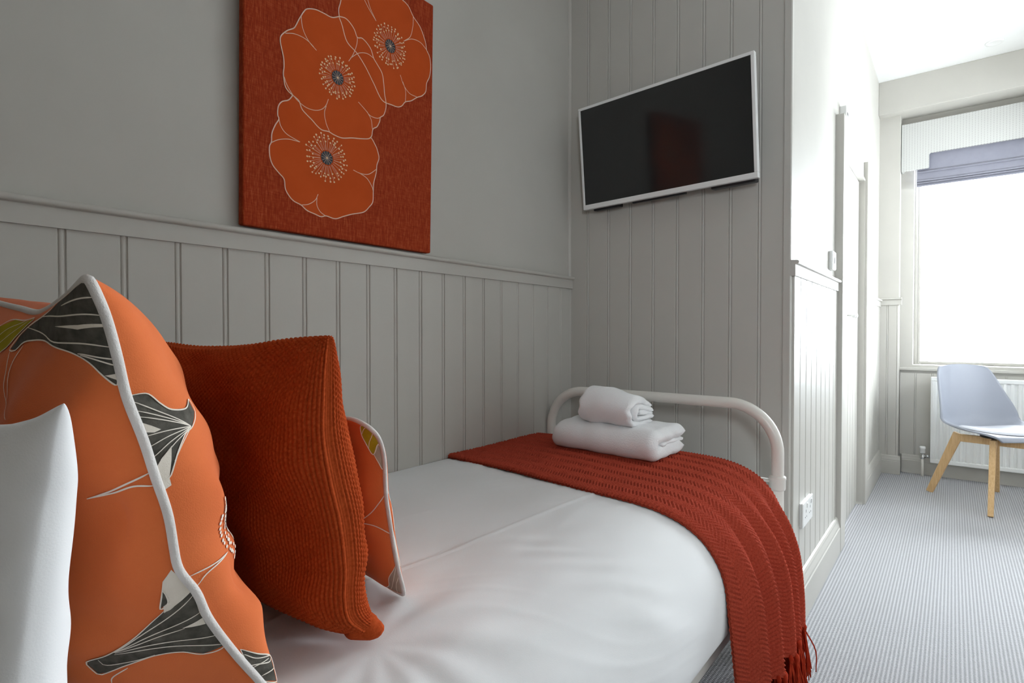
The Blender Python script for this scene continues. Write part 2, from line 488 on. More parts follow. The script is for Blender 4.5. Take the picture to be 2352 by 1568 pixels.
# cupboard doors
dr = thing('door_1', (XSIDE, (DY0 + DY1) / 2, 0), 'boarded double cupboard door with flat architrave in the passage wall', 'door', kind='structure')
arch = [(XSIDE - 0.002, ARCH_X, 2.972, DY0, 0.0, 2.06), (XSIDE - 0.002, ARCH_X, DY1, 4.022, 0.0, 2.06), (XSIDE - 0.002, XSIDE + 0.012, DY0, DY1, DZ1, 2.06)]
for a in arch: box('architrave', *a, 'wood_paint', dr, 0.002)
boxes('jamb', [(XSIDE - 0.10, XSIDE + 0.02, DY0, DY0 + 0.012, 0, DZ1), (XSIDE - 0.10, XSIDE + 0.02, DY1 - 0.012, DY1, 0, DZ1), (XSIDE - 0.10, XSIDE + 0.02, DY0 + 0.012, DY1 - 0.012, DZ1 - 0.012, DZ1)], 'wood_paint', dr)
ym = (DY0 + DY1) / 2
for s, (a, b) in enumerate(((DY0 + 0.015, ym - 0.0015), (ym + 0.0015, DY1 - 0.015))):
    leaf = box('door_leaf', XSIDE - 0.05, XSIDE - 0.022, a, b, 0.008, DZ1 - 0.016, 'wood_paint', dr)
    w = (b - a) / 4
    bmD = board_mesh(w, 0.008, DZ1 - 0.016)
    for k in range(4):
        o = place_board(bmD, leaf, (XSIDE - 0.022, a + k * w, 0), math.pi / 2)
    ky = (b - 0.035) if s == 0 else (a + 0.035)
    lathe('knob', [(0.004, 0), (0.004, 0.018), (0.012, 0.022), (0.015, 0.030), (0.013, 0.037), (0.006, 0.041)], (XSIDE - 0.011, ky, 1.13), 'x', 'white_plastic', leaf)

# window wall: beam, narrow pier and the recess with the window
W1 = WIN1
ww = boxes('wall_window', [(XSIDE - 0.1, 1.022, YSTRIP, 5.3, -0.02, 2.625),                       # pier
                           (1.022, W1['x0'], YREC, 5.3, -0.02, ZC), (W1['x1'], XR + 0.1, YREC, 5.3, -0.02, ZC),
                           (W1['x0'], W1['x1'], YREC, 5.3, -0.02, W1['z0']), (W1['x0'], W1['x1'], YREC, 5.3, W1['z1'], ZC)], 'wall')
tag(ww, 'window wall in pale grey paint with a narrow pier beside the recess', 'wall', kind='structure')
beam = box('trim_6', XSIDE, XR + 0.02, YFAR, YREC, 2.622, ZC, 'wall', None, 0.003)
tag(beam, 'boxed beam running under the ceiling across the window wall', 'beam', kind='structure')
bmP = board_mesh(0.0625, 0.13, DADO_B + 0.03)
for k in range(2):
    place_board(bmP, ww, (XSIDE + 0.001 + 0.0625 * k, YSTRIP, 0), 0.0)
bmQ = board_mesh(0.1, 0.13, W1['z0'] - 0.06)
for k in range(7):
    place_board(bmQ, ww, (1.024 + 0.1 * k, YREC, 0), 0.0)
pd = [(YSTRIP - (a - 0), b + 0.012) for a, b in dado_prof()]
t7 = extrude('trim_7', pd, 'x', XSIDE, 1.040, 'wood_paint')
tag(t7, 'short piece of dado rail capping the boards on the pier by the window', 'dado rail', kind='structure')
b4 = extrude('baseboard_pier', [(YSTRIP - 0.012 - a, b * 0.82) for a, b in base_prof(0.0)], 'x', XSIDE + 0.02, 1.040, 'wood_paint')
tag(b4, 'short skirting block at the foot of the pier', 'skirting', kind='structure')
b5 = extrude('baseboard_window', [(YREC - 0.012 - a, b * 0.82) for a, b in base_prof(0.0)], 'x', 1.040, XR, 'wood_paint')
tag(b5, 'skirting board under the radiator on the window wall', 'skirting', kind='structure')

def window(name, label, ax, a0, a1, z0, z1, inner, outer, sill_out, nmull=0):
    """ax 'y': wall across y (a = x) ; ax 'x': wall across x (a = y); inner/outer = room / outside face coordinate"""
    w = thing(name, ((a0 + a1) / 2, outer, z0) if ax == 'y' else (outer, (a0 + a1) / 2, z0), label, 'window', kind='structure')
    def B(nm, p0, p1, d0, d1, q0, q1, mat, bev=0.003):
        d0, d1 = min(d0, d1), max(d0, d1)
        return box(nm, *((p0, p1, d0, d1) if ax == 'y' else (d0, d1, p0, p1)), q0, q1, mat, w, bev)
    s = 1 if outer > inner else -1
    fo, fi = outer - s * 0.03, outer - s * 0.09
    B('window_frame', a0, a0 + 0.02, fi, fo, z0, z1, 'wood_paint'); B('window_frame', a1 - 0.02, a1, fi, fo, z0, z1, 'wood_paint')
    B('window_frame', a0 + 0.02, a1 - 0.02, fi, fo, z1 - 0.02, z1, 'wood_paint'); B('window_frame', a0 + 0.02, a1 - 0.02, fi, fo, z0, z0 + 0.022, 'wood_paint')
    so, si = fo - s * 0.012, fo - s * 0.047
    A0, A1, Z0, Z1 = a0 + 0.02, a1 - 0.02, z0 + 0.022, z1 - 0.02
    B('sash', A0, A0 + 0.018, si, so, Z0, Z1, 'wood_paint'); B('sash', A1 - 0.018, A1, si, so, Z0, Z1, 'wood_paint')
    B('sash', A0 + 0.018, A1 - 0.018, si, so, Z0, Z0 + 0.02, 'wood_paint'); B('sash', A0 + 0.018, A1 - 0.018, si, so, Z1 - 0.018, Z1, 'wood_paint')
    m = (si + so) / 2
    B('pane', A0 + 0.018, A1 - 0.018, m - 0.002, m + 0.002, Z0 + 0.02, Z1 - 0.018, 'glass', 0)
    B('window_sill', a0 - 0.085, a1 + 0.06, inner - s * sill_out, inner + s * 0.14, z0 - 0.022, z0 + 0.002, 'wood_paint', 0.006)
    return w
window('window_1', 'large bright window above the radiator, blown out with daylight', 'y', W1['x0'], W1['x1'], W1['z0'] - 0.02, W1['z1'], YREC, 5.27, 0.025)

# right wall and darkened head wall, both out of view, each with an added fill window
W3 = FILL_WIN3
W2 = FILL_WIN2
wr = boxes('wall_right', [(XR, XR + 0.16, YB - 0.1, W2['y0'], -0.02, ZC), (XR, XR + 0.16, W2['y1'], 5.3, -0.02, ZC),
                          (XR, XR + 0.16, W2['y0'], W2['y1'], -0.02, W2['z0']), (XR, XR + 0.16, W2['y0'], W2['y1'], W2['z1'], ZC)], 'ceiling')
window('fill_window_right', 'unseen window added in the right-hand wall to brighten the far end', 'x', W2['y0'], W2['y1'], W2['z0'], W2['z1'], XR, XR + 0.15, 0.03)
tag(wr, 'plain white right-hand wall of the room, outside the picture', 'wall', kind='structure')
wh = boxes('wall_head', [(-0.1, W3['x0'], YB - 0.16, YB, -0.02, ZC), (W3['x1'], XR + 0.1, YB - 0.16, YB, -0.02, ZC),
                         (W3['x0'], W3['x1'], YB - 0.16, YB, -0.02, W3['z0']), (W3['x0'], W3['x1'], YB - 0.16, YB, W3['z1'], ZC)], 'head_paint')
tag(wh, 'unseen wall behind the bed head, toned dark taupe to curb bounced light', 'wall', kind='structure')
window('fill_window_head', 'small unseen window added behind the camera to brighten the television wall', 'y', W3['x0'], W3['x1'], W3['z0'], W3['z1'], YB, YB - 0.15, 0.03)

# ------------------------------------------------------------------ bed
FY, HY = 1.880, -0.115                 # foot and head hoops
BXL, BXR = 0.030, 0.902
bed = thing('bed', ((BXL + BXR) / 2, 0.9, 0), 'white enamelled tubular metal single bed frame against the left wall', 'bed')
def hoop(y, ztop, name):
    r = 0.150
    p = [(BXL, y, 0.0), (BXL, y, ztop - r)]
    p += [(BXL + r * (1 - math.cos(math.radians(a))) , y, ztop - r + r * math.sin(math.radians(a))) for a in range(6, 91, 6)]
    p += [(BXR - r * (1 - math.cos(math.radians(a))), y, ztop - r + r * math.sin(math.radians(a))) for a in range(90, 5, -6)]
    p += [(BXR, y, ztop - r), (BXR, y, 0.0)]
    q = []
    for a, b in zip(p[:-1], p[1:]):
        n = max(1, int(np.linalg.norm(np.subtract(b, a)) / 0.03))
        for i in range(n): q.append(tuple(np.array(a) + (np.array(b) - np.array(a)) * i / n))
    q.append(p[-1])
    return tube(name, q, 0.0185, 'white_metal', bed, 20)
foot_hoop = hoop(FY, 0.800, 'foot_hoop')
head_hoop = hoop(HY, 1.060, 'head_hoop')
for y in (FY, HY):
    for x in (BXL, BXR):
        lathe('collar', [(0.0190, -0.036), (0.0225, -0.034), (0.0235, -0.030), (0.0235, -0.004), (0.0250, 0.0), (0.0250, 0.004), (0.0235, 0.008), (0.019, 0.010)],
              (x, y, 0.570), 'z', 'white_metal', bed, 24)
    tube('crossbar', [(BXL + 0.015, y, 0.560), (BXR - 0.015, y, 0.560)], 0.0065, 'white_metal', bed, 12)
for x0, x1 in ((BXL - 0.008, BXL + 0.018), (BXR - 0.030, BXR + 0.004)):
    box('side_rail', x0, x1, HY + 0.018, FY - 0.018, 0.265, 0.325, 'white_metal', bed, 0.004)
for y in (0.15, 0.6, 1.05, 1.5):
    tube('slat_bar', [(BXL, y, 0.30), (BXR - 0.02, y, 0.30)], 0.012, 'white_metal', bed, 10)
tube('centre_leg', [(0.466, 0.85, 0.0), (0.466, 0.85, 0.29)], 0.016, 'white_metal', bed, 12)

# ------------------------------------------------------------------ bedding
BED_CURVE = [(0.014, 0.611), (0.15, 0.616), (0.3, 0.618), (0.45, 0.619), (0.6, 0.619), (0.72, 0.616), (0.79, 0.606), (0.845, 0.585),
             (0.888, 0.553), (0.918, 0.512), (0.935, 0.468), (0.942, 0.42), (0.942, 0.375), (0.938, 0.348), (0.930, 0.334)]
w_big = waves(3, 10, 1.2, 4.0); w_mid = waves(5, 14, 4, 11)
def wrinkle(S, Y):
    """soft creases of the cotton, mostly running lengthwise and a little askew"""
    d = S * 0.92 - Y * 0.38
    f = 0.5 + 0.5 * w_big(S * 0.8, Y * 0.8)
    z = 0.0009 * np.sin(2 * np.pi * (d * 13.0 + 0.5 * w_big(S, Y))) * np.clip(f, 0, 1)
    z += 0.0007 * np.abs(np.sin(np.pi * (d * 21.0 + 0.8 * w_big(S + 2, Y * 0.7)))) ** 6 * np.clip(w_big(S * 1.3 + 5, Y), 0, 1)
    z += 0.0007 * w_mid(S * 1.9, Y * 0.55) + 0.0022 * w_big(S + 3, Y + 1)
    # pulls radiating from under the cushions
    r = np.hypot(S - 0.72, Y - 0.45); th = np.arctan2(Y - 0.45, S - 0.72)
    z += 0.0016 * np.exp(-((r - 0.14) / 0.10) ** 2) * np.sin(th * 11 + 2 + 6 * r) * np.clip(r / 0.1, 0, 1)
    # pressed fold line down the length
    z += 0.0020 * np.exp(-((S - 0.58 - 0.05 * (Y - 0.8)) / 0.006) ** 2) * (Y > -1)
    return z
NS, NY = 260, 420
cs = resample(BED_CURVE, NS)
ds = np.concatenate([[0], np.cumsum(np.linalg.norm(np.diff(cs, axis=0), axis=1))])
tang = np.gradient(cs, axis=0); tang /= np.linalg.norm(tang, axis=1)[:, None]
nrm = np.stack([-tang[:, 1], tang[:, 0]], 1)
nrm[nrm[:, 1] < -0.2] *= 1
yy = np.linspace(-0.07, 1.852, NY)
S, Y = np.meshgrid(ds, yy, indexing='ij')
edge = np.clip(1 - np.abs(ds - 0) * 0, 0, 1)
wr_ = wrinkle(S, Y) * np.clip((ds[-1] - S) / 0.10, 0.15, 1) * np.clip(S / 0.04, 0.1, 1)
X = cs[:, 0][:, None] + nrm[:, 0][:, None] * wr_
Z = cs[:, 1][:, None] + nrm[:, 1][:, None] * wr_
k = np.clip((yy - 1.79) / 0.062, 0, 1); fall = 0.06 * (1 - np.sqrt(1 - k ** 2 + 1e-9))
k0 = np.clip((-0.01 - yy) / 0.06, 0, 1); fall = fall + 0.06 * (1 - np.sqrt(1 - k0 ** 2 + 1e-9))
Z = np.maximum(Z - fall[None, :], 0.334)
top = np.stack([X, np.broadcast_to(Y, X.shape), Z], -1)
bot = top[:, [0, -1], :].copy(); bot[..., 2] = 0.334
G = np.concatenate([bot[:, :1], top, bot[:, 1:]], 1)          # end faces
base = G.copy(); base[..., 2] = 0.333
# underside row by row keeps the body closed: add one strip at the wall and one flat bottom
V = G.reshape(-1, 3); ny2 = NY + 2
Q = grid_q(NS, ny2, 0, flip=True)
mattress = mk('made_up_mattress', quads(V, Q, True), 'linen_white', None, (0.48, 0.9, 0.334))
tag(mattress, 'mattress made up with smooth white cotton bedding on the metal frame', 'bedding')
# flat underside so that it is a body and not a sheet
box('underside', 0.02, 0.925, -0.065, 1.845, 0.3335, 0.339, 'linen_white', mattress, 0.001)

# ------------------------------------------------------------------ throw
TH_CURVE = [(0.016, 0.611), (0.15, 0.616), (0.3, 0.618), (0.45, 0.619), (0.6, 0.619), (0.72, 0.616), (0.79, 0.606), (0.845, 0.585),
            (0.888, 0.553), (0.918, 0.512), (0.936, 0.468), (0.946, 0.41), (0.954, 0.34), (0.960, 0.27), (0.965, 0.205)]
TH_Y0 = [1.292, 1.275, 1.262, 1.242, 1.224, 1.216, 1.220, 1.230, 1.240, 1.246, 1.246, 1.240, 1.238, 1.242, 1.250]
TH_Y1 = [1.846, 1.842, 1.836, 1.832, 1.826, 1.815, 1.815, 1.812, 1.800, 1.785, 1.78, 1.785, 1.790, 1.785, 1.765]
NSt, NTt = 820, 320
c0 = resample([(x, z, a, b) for (x, z), a, b in zip(TH_CURVE, TH_Y0, TH_Y1)], NSt)
sl = np.concatenate([[0], np.cumsum(np.linalg.norm(np.diff(c0[:, :2], axis=0), axis=1))])
tg = np.gradient(c0[:, :2], axis=0); tg /= np.linalg.norm(tg, axis=1)[:, None]
nn = np.stack([-tg[:, 1], tg[:, 0]], 1)
tt = np.linspace(0, 1, NTt)
Sg, Tg = np.meshgrid(sl, tt, indexing='ij')
def sstep(a, b, x):
    u = np.clip((x - a) / (b - a), 0, 1); return u * u * (3 - 2 * u)
hang = sstep(0.63, 0.38, c0[:, 1])[:, None] * (c0[:, 0] > 0.7)[:, None]
# pleats: crest position / sharpness across the hanging end
pk = np.interp(tt, [0, 0.06, 0.14, 0.22, 0.27, 0.34, 0.42, 0.46, 0.53, 0.61, 0.65, 0.71, 0.79, 0.83, 0.89, 0.95, 1.0],
               [0.0, 0.25, 0.85, 0.50, 0.0, 0.95, 0.55, 0.0, 1.0, 0.45, 0.0, 0.90, 0.35, 0.0, 0.75, 0.20, 0.0])
ker = np.hanning(13); ker /= ker.sum()
pk = np.convolve(np.pad(pk, 6, mode='edge'), ker, 'valid')
lowf = waves(11, 8, 1.0, 3.5)
soft = 0.0025 * (1 + lowf(Sg, Tg * 0.6)) * (1 - hang)
disp = 0.0090 + 0.056 * hang * pk[None, :] + soft
# herringbone: columns run the length of the throw, ribs slant alternately
wT = Tg * 0.60
cw = 0.034
tri = np.abs(((wT / cw) % 2) - 1)
ph = Sg / 0.0100 + tri * 1.8 + 0.06 * lowf(Sg * 3, wT * 3)
rib = 0.5 + 0.5 * np.cos(2 * np.pi * ph)
yarn = 0.5 + 0.5 * np.cos(2 * np.pi * (wT / 0.0065))
knit = 0.0050 * rib ** 0.8 * (0.65 + 0.35 * yarn)
ed = np.minimum(np.minimum(Tg, 1 - Tg) * 0.6, 10)
edge_roll = np.sqrt(np.clip(ed / 0.006, 0, 1))
disp = (disp + knit) * (0.5 + 0.5 * edge_roll)
sway = 0.006 * hang * np.sin(2 * np.pi * (Tg * 2.2 + 0.1))
Xt = c0[:, 0][:, None] + nn[:, 0][:, None] * disp
Zt = c0[:, 1][:, None] + nn[:, 1][:, None] * disp - 0.012 * hang * (1 - pk[None, :]) * 0.5
Yt = c0[:, 2][:, None] * (1 - Tg) + c0[:, 3][:, None] * Tg + sway
fallT = 0.03 * sstep(1.80, 1.86, Yt) * (1 - hang)
Zt = Zt - fallT
front = np.stack([Xt, Yt, Zt], -1)
# coarse inner face gives the cloth its thickness
st = 4
inner = front[::st, ::st].copy()
inner[..., 0] -= nn[::st, 0][:, None] * 0.0045; inner[..., 2] -= nn[::st, 1][:, None] * 0.0045
nA = NSt * NTt
Vt = np.concatenate([front.reshape(-1, 3), inner.reshape(-1, 3)])
Qt = np.concatenate([grid_q(NSt, NTt, 0, flip=True), grid_q(inner.shape[0], inner.shape[1], nA)])
throw = thing('throw_blanket', (0.6, 1.53, 0.62), 'rust red herringbone wool throw draped across the foot of the bed', 'throw')
mk('blanket', quads(Vt, Qt, True), 'rust_throw', throw)
hem = front[-1]
ntas = 42
for i in range(ntas):
    t = (i + 0.5) / ntas
    h = np.array([np.interp(t, tt, hem[:, k]) for k in range(3)])
    geo = []
    L0 = 0.125 + 0.02 * RNG.random()
    kn = [h + (-0.001, 0, 0.006), h + (0.0005, 0, -0.004), h + (0.0005, 0, -0.016)]
    geo.append(tube_geo(resample(kn, 6), np.array([0.003, 0.0055, 0.0065, 0.0055, 0.0048, 0.004]), 7))
    for j in range(11):
        a = RNG.random() * 6.28; r = 0.006 * RNG.random()
        o = np.array([math.cos(a) * r * .8, math.sin(a) * r, 0])
        dr = np.array([RNG.normal() * 0.006 + 0.004, RNG.normal() * 0.011 + 0.004, 0])
        e = h + o * 2.0 + dr + (0.006, 0.0, -L0 * (0.85 + 0.22 * RNG.random()))
        e[2] = max(e[2], 0.012)
        mid = (h + o + e) / 2 + np.array([RNG.normal() * 0.004, RNG.normal() * 0.005, 0])
        geo.append(tube_geo(resample([h + o * 0.4 + (0, 0, -0.012), mid, e], 9), np.linspace(0.0022, 0.0014, 9), 5))
    Vv, Ff = join_geo(geo)
    mk('tassel', raw(Vv, Ff, True), 'fringe', throw)

# ------------------------------------------------------------------ towels
def folded(path, th, x0, x1, seed, skew=None, nx=70, ns=90, lump=0.0022):
    P = resample(path, ns)                       # (y, z) centre line of the folded layer
    T = np.gradient(P, axis=0); T /= np.linalg.norm(T, axis=1)[:, None]
    N = np.stack([-T[:, 1], T[:, 0]], 1)
    s = np.concatenate([[0], np.cumsum(np.linalg.norm(np.diff(P, axis=0), axis=1))])
    u = 0.5 - 0.5 * np.cos(np.linspace(0, np.pi, nx))
    X = x0 + (x1 - x0) * u
    rx = np.sqrt(np.clip(1 - np.clip(1 - np.minimum(X - x0, x1 - X) / (th * 0.55), 0, 1) ** 2, 0, 1))
    rs = np.sqrt(np.clip(1 - np.clip(1 - np.minimum(s, s[-1] - s) / (th * 0.55), 0, 1) ** 2, 0, 1))
    h = 0.5 * th * rx[:, None] * rs[None, :]
    w = waves(seed, 12, 4, 22)
    out = []
    for sg in (1, -1):
        hh = sg * (h + lump * w(X[:, None] + sg, s[None, :]) * np.minimum(rx[:, None], rs[None, :]))
        Yc = P[:, 0][None, :] + N[:, 0][None, :] * hh; Zc = P[:, 1][None, :] + N[:, 1][None, :] * hh
        Xc = np.broadcast_to(X[:, None], Yc.shape) + 0.003 * w(s[None, :] * 1.3 + 5, Zc * 2)
        A = np.stack([Xc, Yc, Zc], -1)
        if skew is not None: A = skew(A)
        out.append(A)
    V = np.concatenate([o.reshape(-1, 3) for o in out])
    Q = np.concatenate([grid_q(nx, ns, 0), grid_q(nx, ns, nx * ns, flip=True)])
    return quads(V, Q, True)
def cpath(yb, yf, z0, z1, zb1=None):
    """C-shaped centre line: back end of the lower layer -> rounded front -> back end of the upper layer"""
    zb1 = z1 if zb1 is None else zb1
    r = (z1 - z0) / 2; yc = yf + r; p = [(yb, z0), ((yb + yc) / 2, z0), (yc + 0.004, z0)]
    p += [(yc - r * math.sin(math.radians(a)), z0 + r - r * math.cos(math.radians(a))) for a in (30, 60, 90, 120, 150)]
    p += [(yc + 0.004, z1), ((yb + yc) / 2, (z1 + zb1) / 2 + 0.004), (yb, zb1)]
    return p
TZ = 0.6365
def skew_b(A):
    B = A.copy(); B[..., 0] += 0.30 * (A[..., 2] - TZ) * (A[..., 0] < 0.42) * np.clip((0.42 - A[..., 0]) / 0.2, 0, 1)
    B[..., 1] += -0.075 * (A[..., 0] - 0.43)
    return B
bt = thing('bath_towel', (0.43, 1.68, TZ), 'large white bath towel folded flat on the rust throw', 'towel')
mk('outer_fold', folded(cpath(1.80, 1.577, TZ + 0.0225, TZ + 0.0700), 0.047, 0.226, 0.638, 21, skew_b), 'towel', bt)
mk('inner_fold', folded([(1.80, TZ + 0.0460), (1.72, TZ + 0.0462), (1.63, TZ + 0.0463)], 0.012, 0.236, 0.632, 22, skew_b), 'towel', bt)
HZ = TZ + 0.0925
def skew_h(A):
    B = A.copy(); B[..., 0] += 0.22 * (A[..., 2] - HZ) * np.clip((0.44 - A[..., 0]) / 0.1, 0, 1)
    B[..., 2] -= 0.22 * np.clip(A[..., 0] - 0.42, 0, 1) * np.clip((A[..., 2] - HZ) / 0.1, 0, 1)
    B[..., 1] += -0.09 * (A[..., 0] - 0.43)
    return B
ht = thing('hand_towel', (0.43, 1.66, HZ), 'small white hand towel folded double on top of the bath towel', 'towel')
mk('outer_fold', folded(cpath(1.745, 1.583, HZ + 0.0125, HZ + 0.112, HZ + 0.082), 0.025, 0.332, 0.545, 31, skew_h), 'towel', ht)
mk('inner_fold', folded(cpath(1.742, 1.613, HZ + 0.0365, HZ + 0.086, HZ + 0.062), 0.023, 0.336, 0.550, 32, skew_h), 'towel', ht)
mk('core_fold', folded([(1.740, HZ + 0.049), (1.69, HZ + 0.056), (1.645, HZ + 0.061)], 0.022, 0.340, 0.546, 33, skew_h), 'towel', ht)

# ------------------------------------------------------------------ cushions
# --- cushion math (pure numpy)
def coons(Lc, Rc, Bc, Tc, U, Vv):
    """boundary curves sampled densely (n x 3); u: wall side -> room side, v: bottom -> top"""
    def at(Cv, t):
        x = np.linspace(0, 1, len(Cv)); return np.stack([np.interp(t, x, Cv[:, k]) for k in range(3)], -1)
    l, r, b, t = at(Lc, Vv), at(Rc, Vv), at(Bc, U), at(Tc, U)
    u = U[..., None]; v = Vv[..., None]
    return (1 - u) * l + u * r + (1 - v) * b + v * t - ((1 - u) * (1 - v) * Lc[0] + u * (1 - v) * Rc[0] + (1 - u) * v * Lc[-1] + u * v * Rc[-1])

class Cushion:
    def __init__(s, L, R, B, T, thick, normal, power=0.5, seed=1, lump=0.003, freq=(2, 7), shape=None):
        s.L, s.R, s.B, s.T = (resample(c, 200) for c in (L, R, B, T))
        s.th = thick; s.n = np.array(normal, float) / np.linalg.norm(normal); s.p = power
        s.w = waves(seed, 12, *freq); s.lump = lump; s.shape = shape
    def h(s, u, v, side):
        a = np.clip(4 * u * (1 - u), 0, 1); b = np.clip(4 * v * (1 - v), 0, 1)
        e = (a * b) ** s.p
        f = np.minimum(1, 6 * a * b)
        th = s.th[0] if side > 0 else s.th[1]
        hh = th * e + s.lump * s.w(u + side * 2, v) * f
        if s.shape is not None: hh = hh + s.shape(u, v, side) * f
        return hh
    def point(s, a, b, side):
        u = 0.5 - 0.5 * np.cos(np.pi * a); v = 0.5 - 0.5 * np.cos(np.pi * b)      # parameters bunch up at the seam
        P = coons(s.L, s.R, s.B, s.T, u, v) + s.n * (side * s.h(u, v, side))[..., None]
        P[..., 2] = np.maximum(P[..., 2], 0.6245 + 0.05 * np.clip(P[..., 2] - 0.58, -0.05, 0.045))     # rests on the bedding
        return P
    def normal(s, u, v, side):
        e = 1e-3
        u = np.clip(u, 2 * e, 1 - 2 * e); v = np.clip(v, 2 * e, 1 - 2 * e)
        a = s.point(u + e, v, side) - s.point(u - e, v, side); b = s.point(u, v + e, side) - s.point(u, v - e, side)
        n = np.cross(a, b); n /= np.linalg.norm(n, axis=-1)[..., None] + 1e-12
        sg = np.sign((n * s.n).sum(-1) * side); sg[sg == 0] = 1
        return n * sg[..., None]
def cgrid(n):
    return 0.5 - 0.5 * np.cos(np.linspace(0, np.pi, n)) * (1 - 0.0)
BIG = Cushion(
    R=[(0.768, 0.299, 0.626), (0.771, 0.278, 0.665), (0.775, 0.250, 0.710), (0.778, 0.224, 0.757), (0.782, 0.212, 0.788), (0.785, 0.196, 0.815), (0.788, 0.191, 0.837), (0.792, 0.185, 0.871), (0.795, 0.174, 0.908), (0.798, 0.165, 0.940), (0.802, 0.152, 0.978), (0.805, 0.145, 1.011), (0.809, 0.136, 1.046), (0.812, 0.125, 1.074)],
    L=[(0.28, 0.27, 0.626), (0.305, 0.23, 0.72), (0.31, 0.20, 0.85), (0.30, 0.155, 0.98), (0.28, 0.125, 1.082)],
    B=[(0.28, 0.27, 0.626), (0.40, 0.215, 0.628), (0.52, 0.195, 0.629), (0.65, 0.215, 0.628), (0.768, 0.299, 0.626)],
    T=[(0.28, 0.125, 1.082), (0.437, 0.128, 1.066), (0.557, 0.128, 1.056), (0.643, 0.128, 1.050), (0.730, 0.128, 1.060), (0.812, 0.125, 1.074)],
    thick=(0.120, 0.062), normal=(0.06, 0.93, 0.36), power=0.44, seed=41, lump=0.0052, freq=(2, 8))
RUST = Cushion(
    R=[(0.738, 0.453, 0.628), (0.742, 0.412, 0.666), (0.746, 0.401, 0.702), (0.751, 0.399, 0.742), (0.755, 0.390, 0.799), (0.759, 0.374, 0.857), (0.763, 0.362, 0.911), (0.768, 0.359, 0.963), (0.772, 0.358, 0.998), (0.776, 0.358, 1.026)],
    L=[(0.33, 0.435, 0.63), (0.345, 0.41, 0.72), (0.348, 0.38, 0.83), (0.342, 0.355, 0.93), (0.335, 0.333, 1.015)],
    B=[(0.33, 0.435, 0.63), (0.45, 0.43, 0.632), (0.58, 0.43, 0.632), (0.68, 0.438, 0.630), (0.738, 0.453, 0.628)],
    T=[(0.335, 0.333, 1.015), (0.423, 0.340, 1.008), (0.516, 0.345, 1.008), (0.595, 0.345, 1.012), (0.677, 0.350, 1.020), (0.776, 0.358, 1.026)],
    thick=(0.090, 0.050), normal=(0.07, 0.97, 0.22), power=0.45, seed=43, lump=0.005)
SMALL = Cushion(
    R=[(0.676, 0.550, 0.627), (0.679, 0.545, 0.641), (0.682, 0.534, 0.672), (0.685, 0.523, 0.709), (0.688, 0.513, 0.752), (0.691, 0.503, 0.800), (0.694, 0.498, 0.852), (0.694, 0.488, 0.882), (0.690, 0.474, 0.899)],
    L=[(0.26, 0.585, 0.628), (0.275, 0.57, 0.70), (0.275, 0.545, 0.80), (0.265, 0.505, 0.900)],
    B=[(0.26, 0.585, 0.628), (0.39, 0.58, 0.630), (0.54, 0.566, 0.630), (0.64, 0.552, 0.628), (0.676, 0.550, 0.627)],
    T=[(0.265, 0.505, 0.900), (0.39, 0.495, 0.900), (0.54, 0.480, 0.903), (0.64, 0.464, 0.908), (0.672, 0.464, 0.908), (0.690, 0.474, 0.899)],
    thick=(0.042, 0.040), normal=(0.06, 0.97, 0.22), power=0.45, seed=47, lump=0.002)
PILLOW = Cushion(
    R=[(0.842, 0.066, 0.632), (0.846, 0.073, 0.715), (0.850, 0.079, 0.796), (0.854, 0.085, 0.859), (0.857, 0.090, 0.908), (0.861, 0.093, 0.932), (0.866, 0.0945, 0.962), (0.874, 0.096, 0.984)],
    L=[(0.21, -0.045, 0.632), (0.23, -0.055, 0.75), (0.23, -0.06, 0.87), (0.21, -0.065, 0.985)],
    B=[(0.21, -0.045, 0.632), (0.45, -0.03, 0.636), (0.65, 0.005, 0.636), (0.842, 0.066, 0.632)],
    T=[(0.21, -0.065, 0.985), (0.40, -0.035, 0.960), (0.60, 0.015, 0.955), (0.766, 0.066, 0.961), (0.838, 0.085, 0.971), (0.874, 0.096, 0.984)],
    thick=(0.075, 0.045), normal=(-0.14, 0.97, 0.10), power=0.40, seed=49, lump=0.004)
# --- end cushion math

def cushion_mesh(c, n, extra=None):
    t = np.linspace(0, 1, n)
    U, Vv = np.meshgrid(t, t, indexing='ij')
    out = []
    for sd in (1, -1):
        P = c.point(U, Vv, sd)
        if extra is not None: P = P + c.normal(U, Vv, sd) * extra(U, Vv, sd)[..., None]
        out.append(P.reshape(-1, 3))
    V = np.concatenate(out)
    Q = np.concatenate([grid_q(n, n, 0, flip=True), grid_q(n, n, n * n)])
    me = quads(V, Q, True)
    bm = bmesh.new(); bm.from_mesh(me); bmesh.ops.remove_doubles(bm, verts=bm.verts, dist=1e-5)
    bmesh.ops.recalc_face_normals(bm, faces=bm.faces); bm.to_mesh(me); bm.free()
    return me
def seam_loop(c, off=0.0):
    p = np.vstack([c.B[:-1], c.R[:-1], c.T[::-1][:-1], c.L[::-1][:-1]])
    return p[::2]
def piping(c, r, parent):
    p = seam_loop(c)
    ker = np.array([1, 2, 3, 2, 1.]) / 9
    q = np.stack([np.convolve(np.concatenate([p[-2:, k], p[:, k], p[:2, k]]), ker, 'valid') for k in range(3)], 1)
    return tube('piping', q, r, 'piping', parent, 10, closed=True)

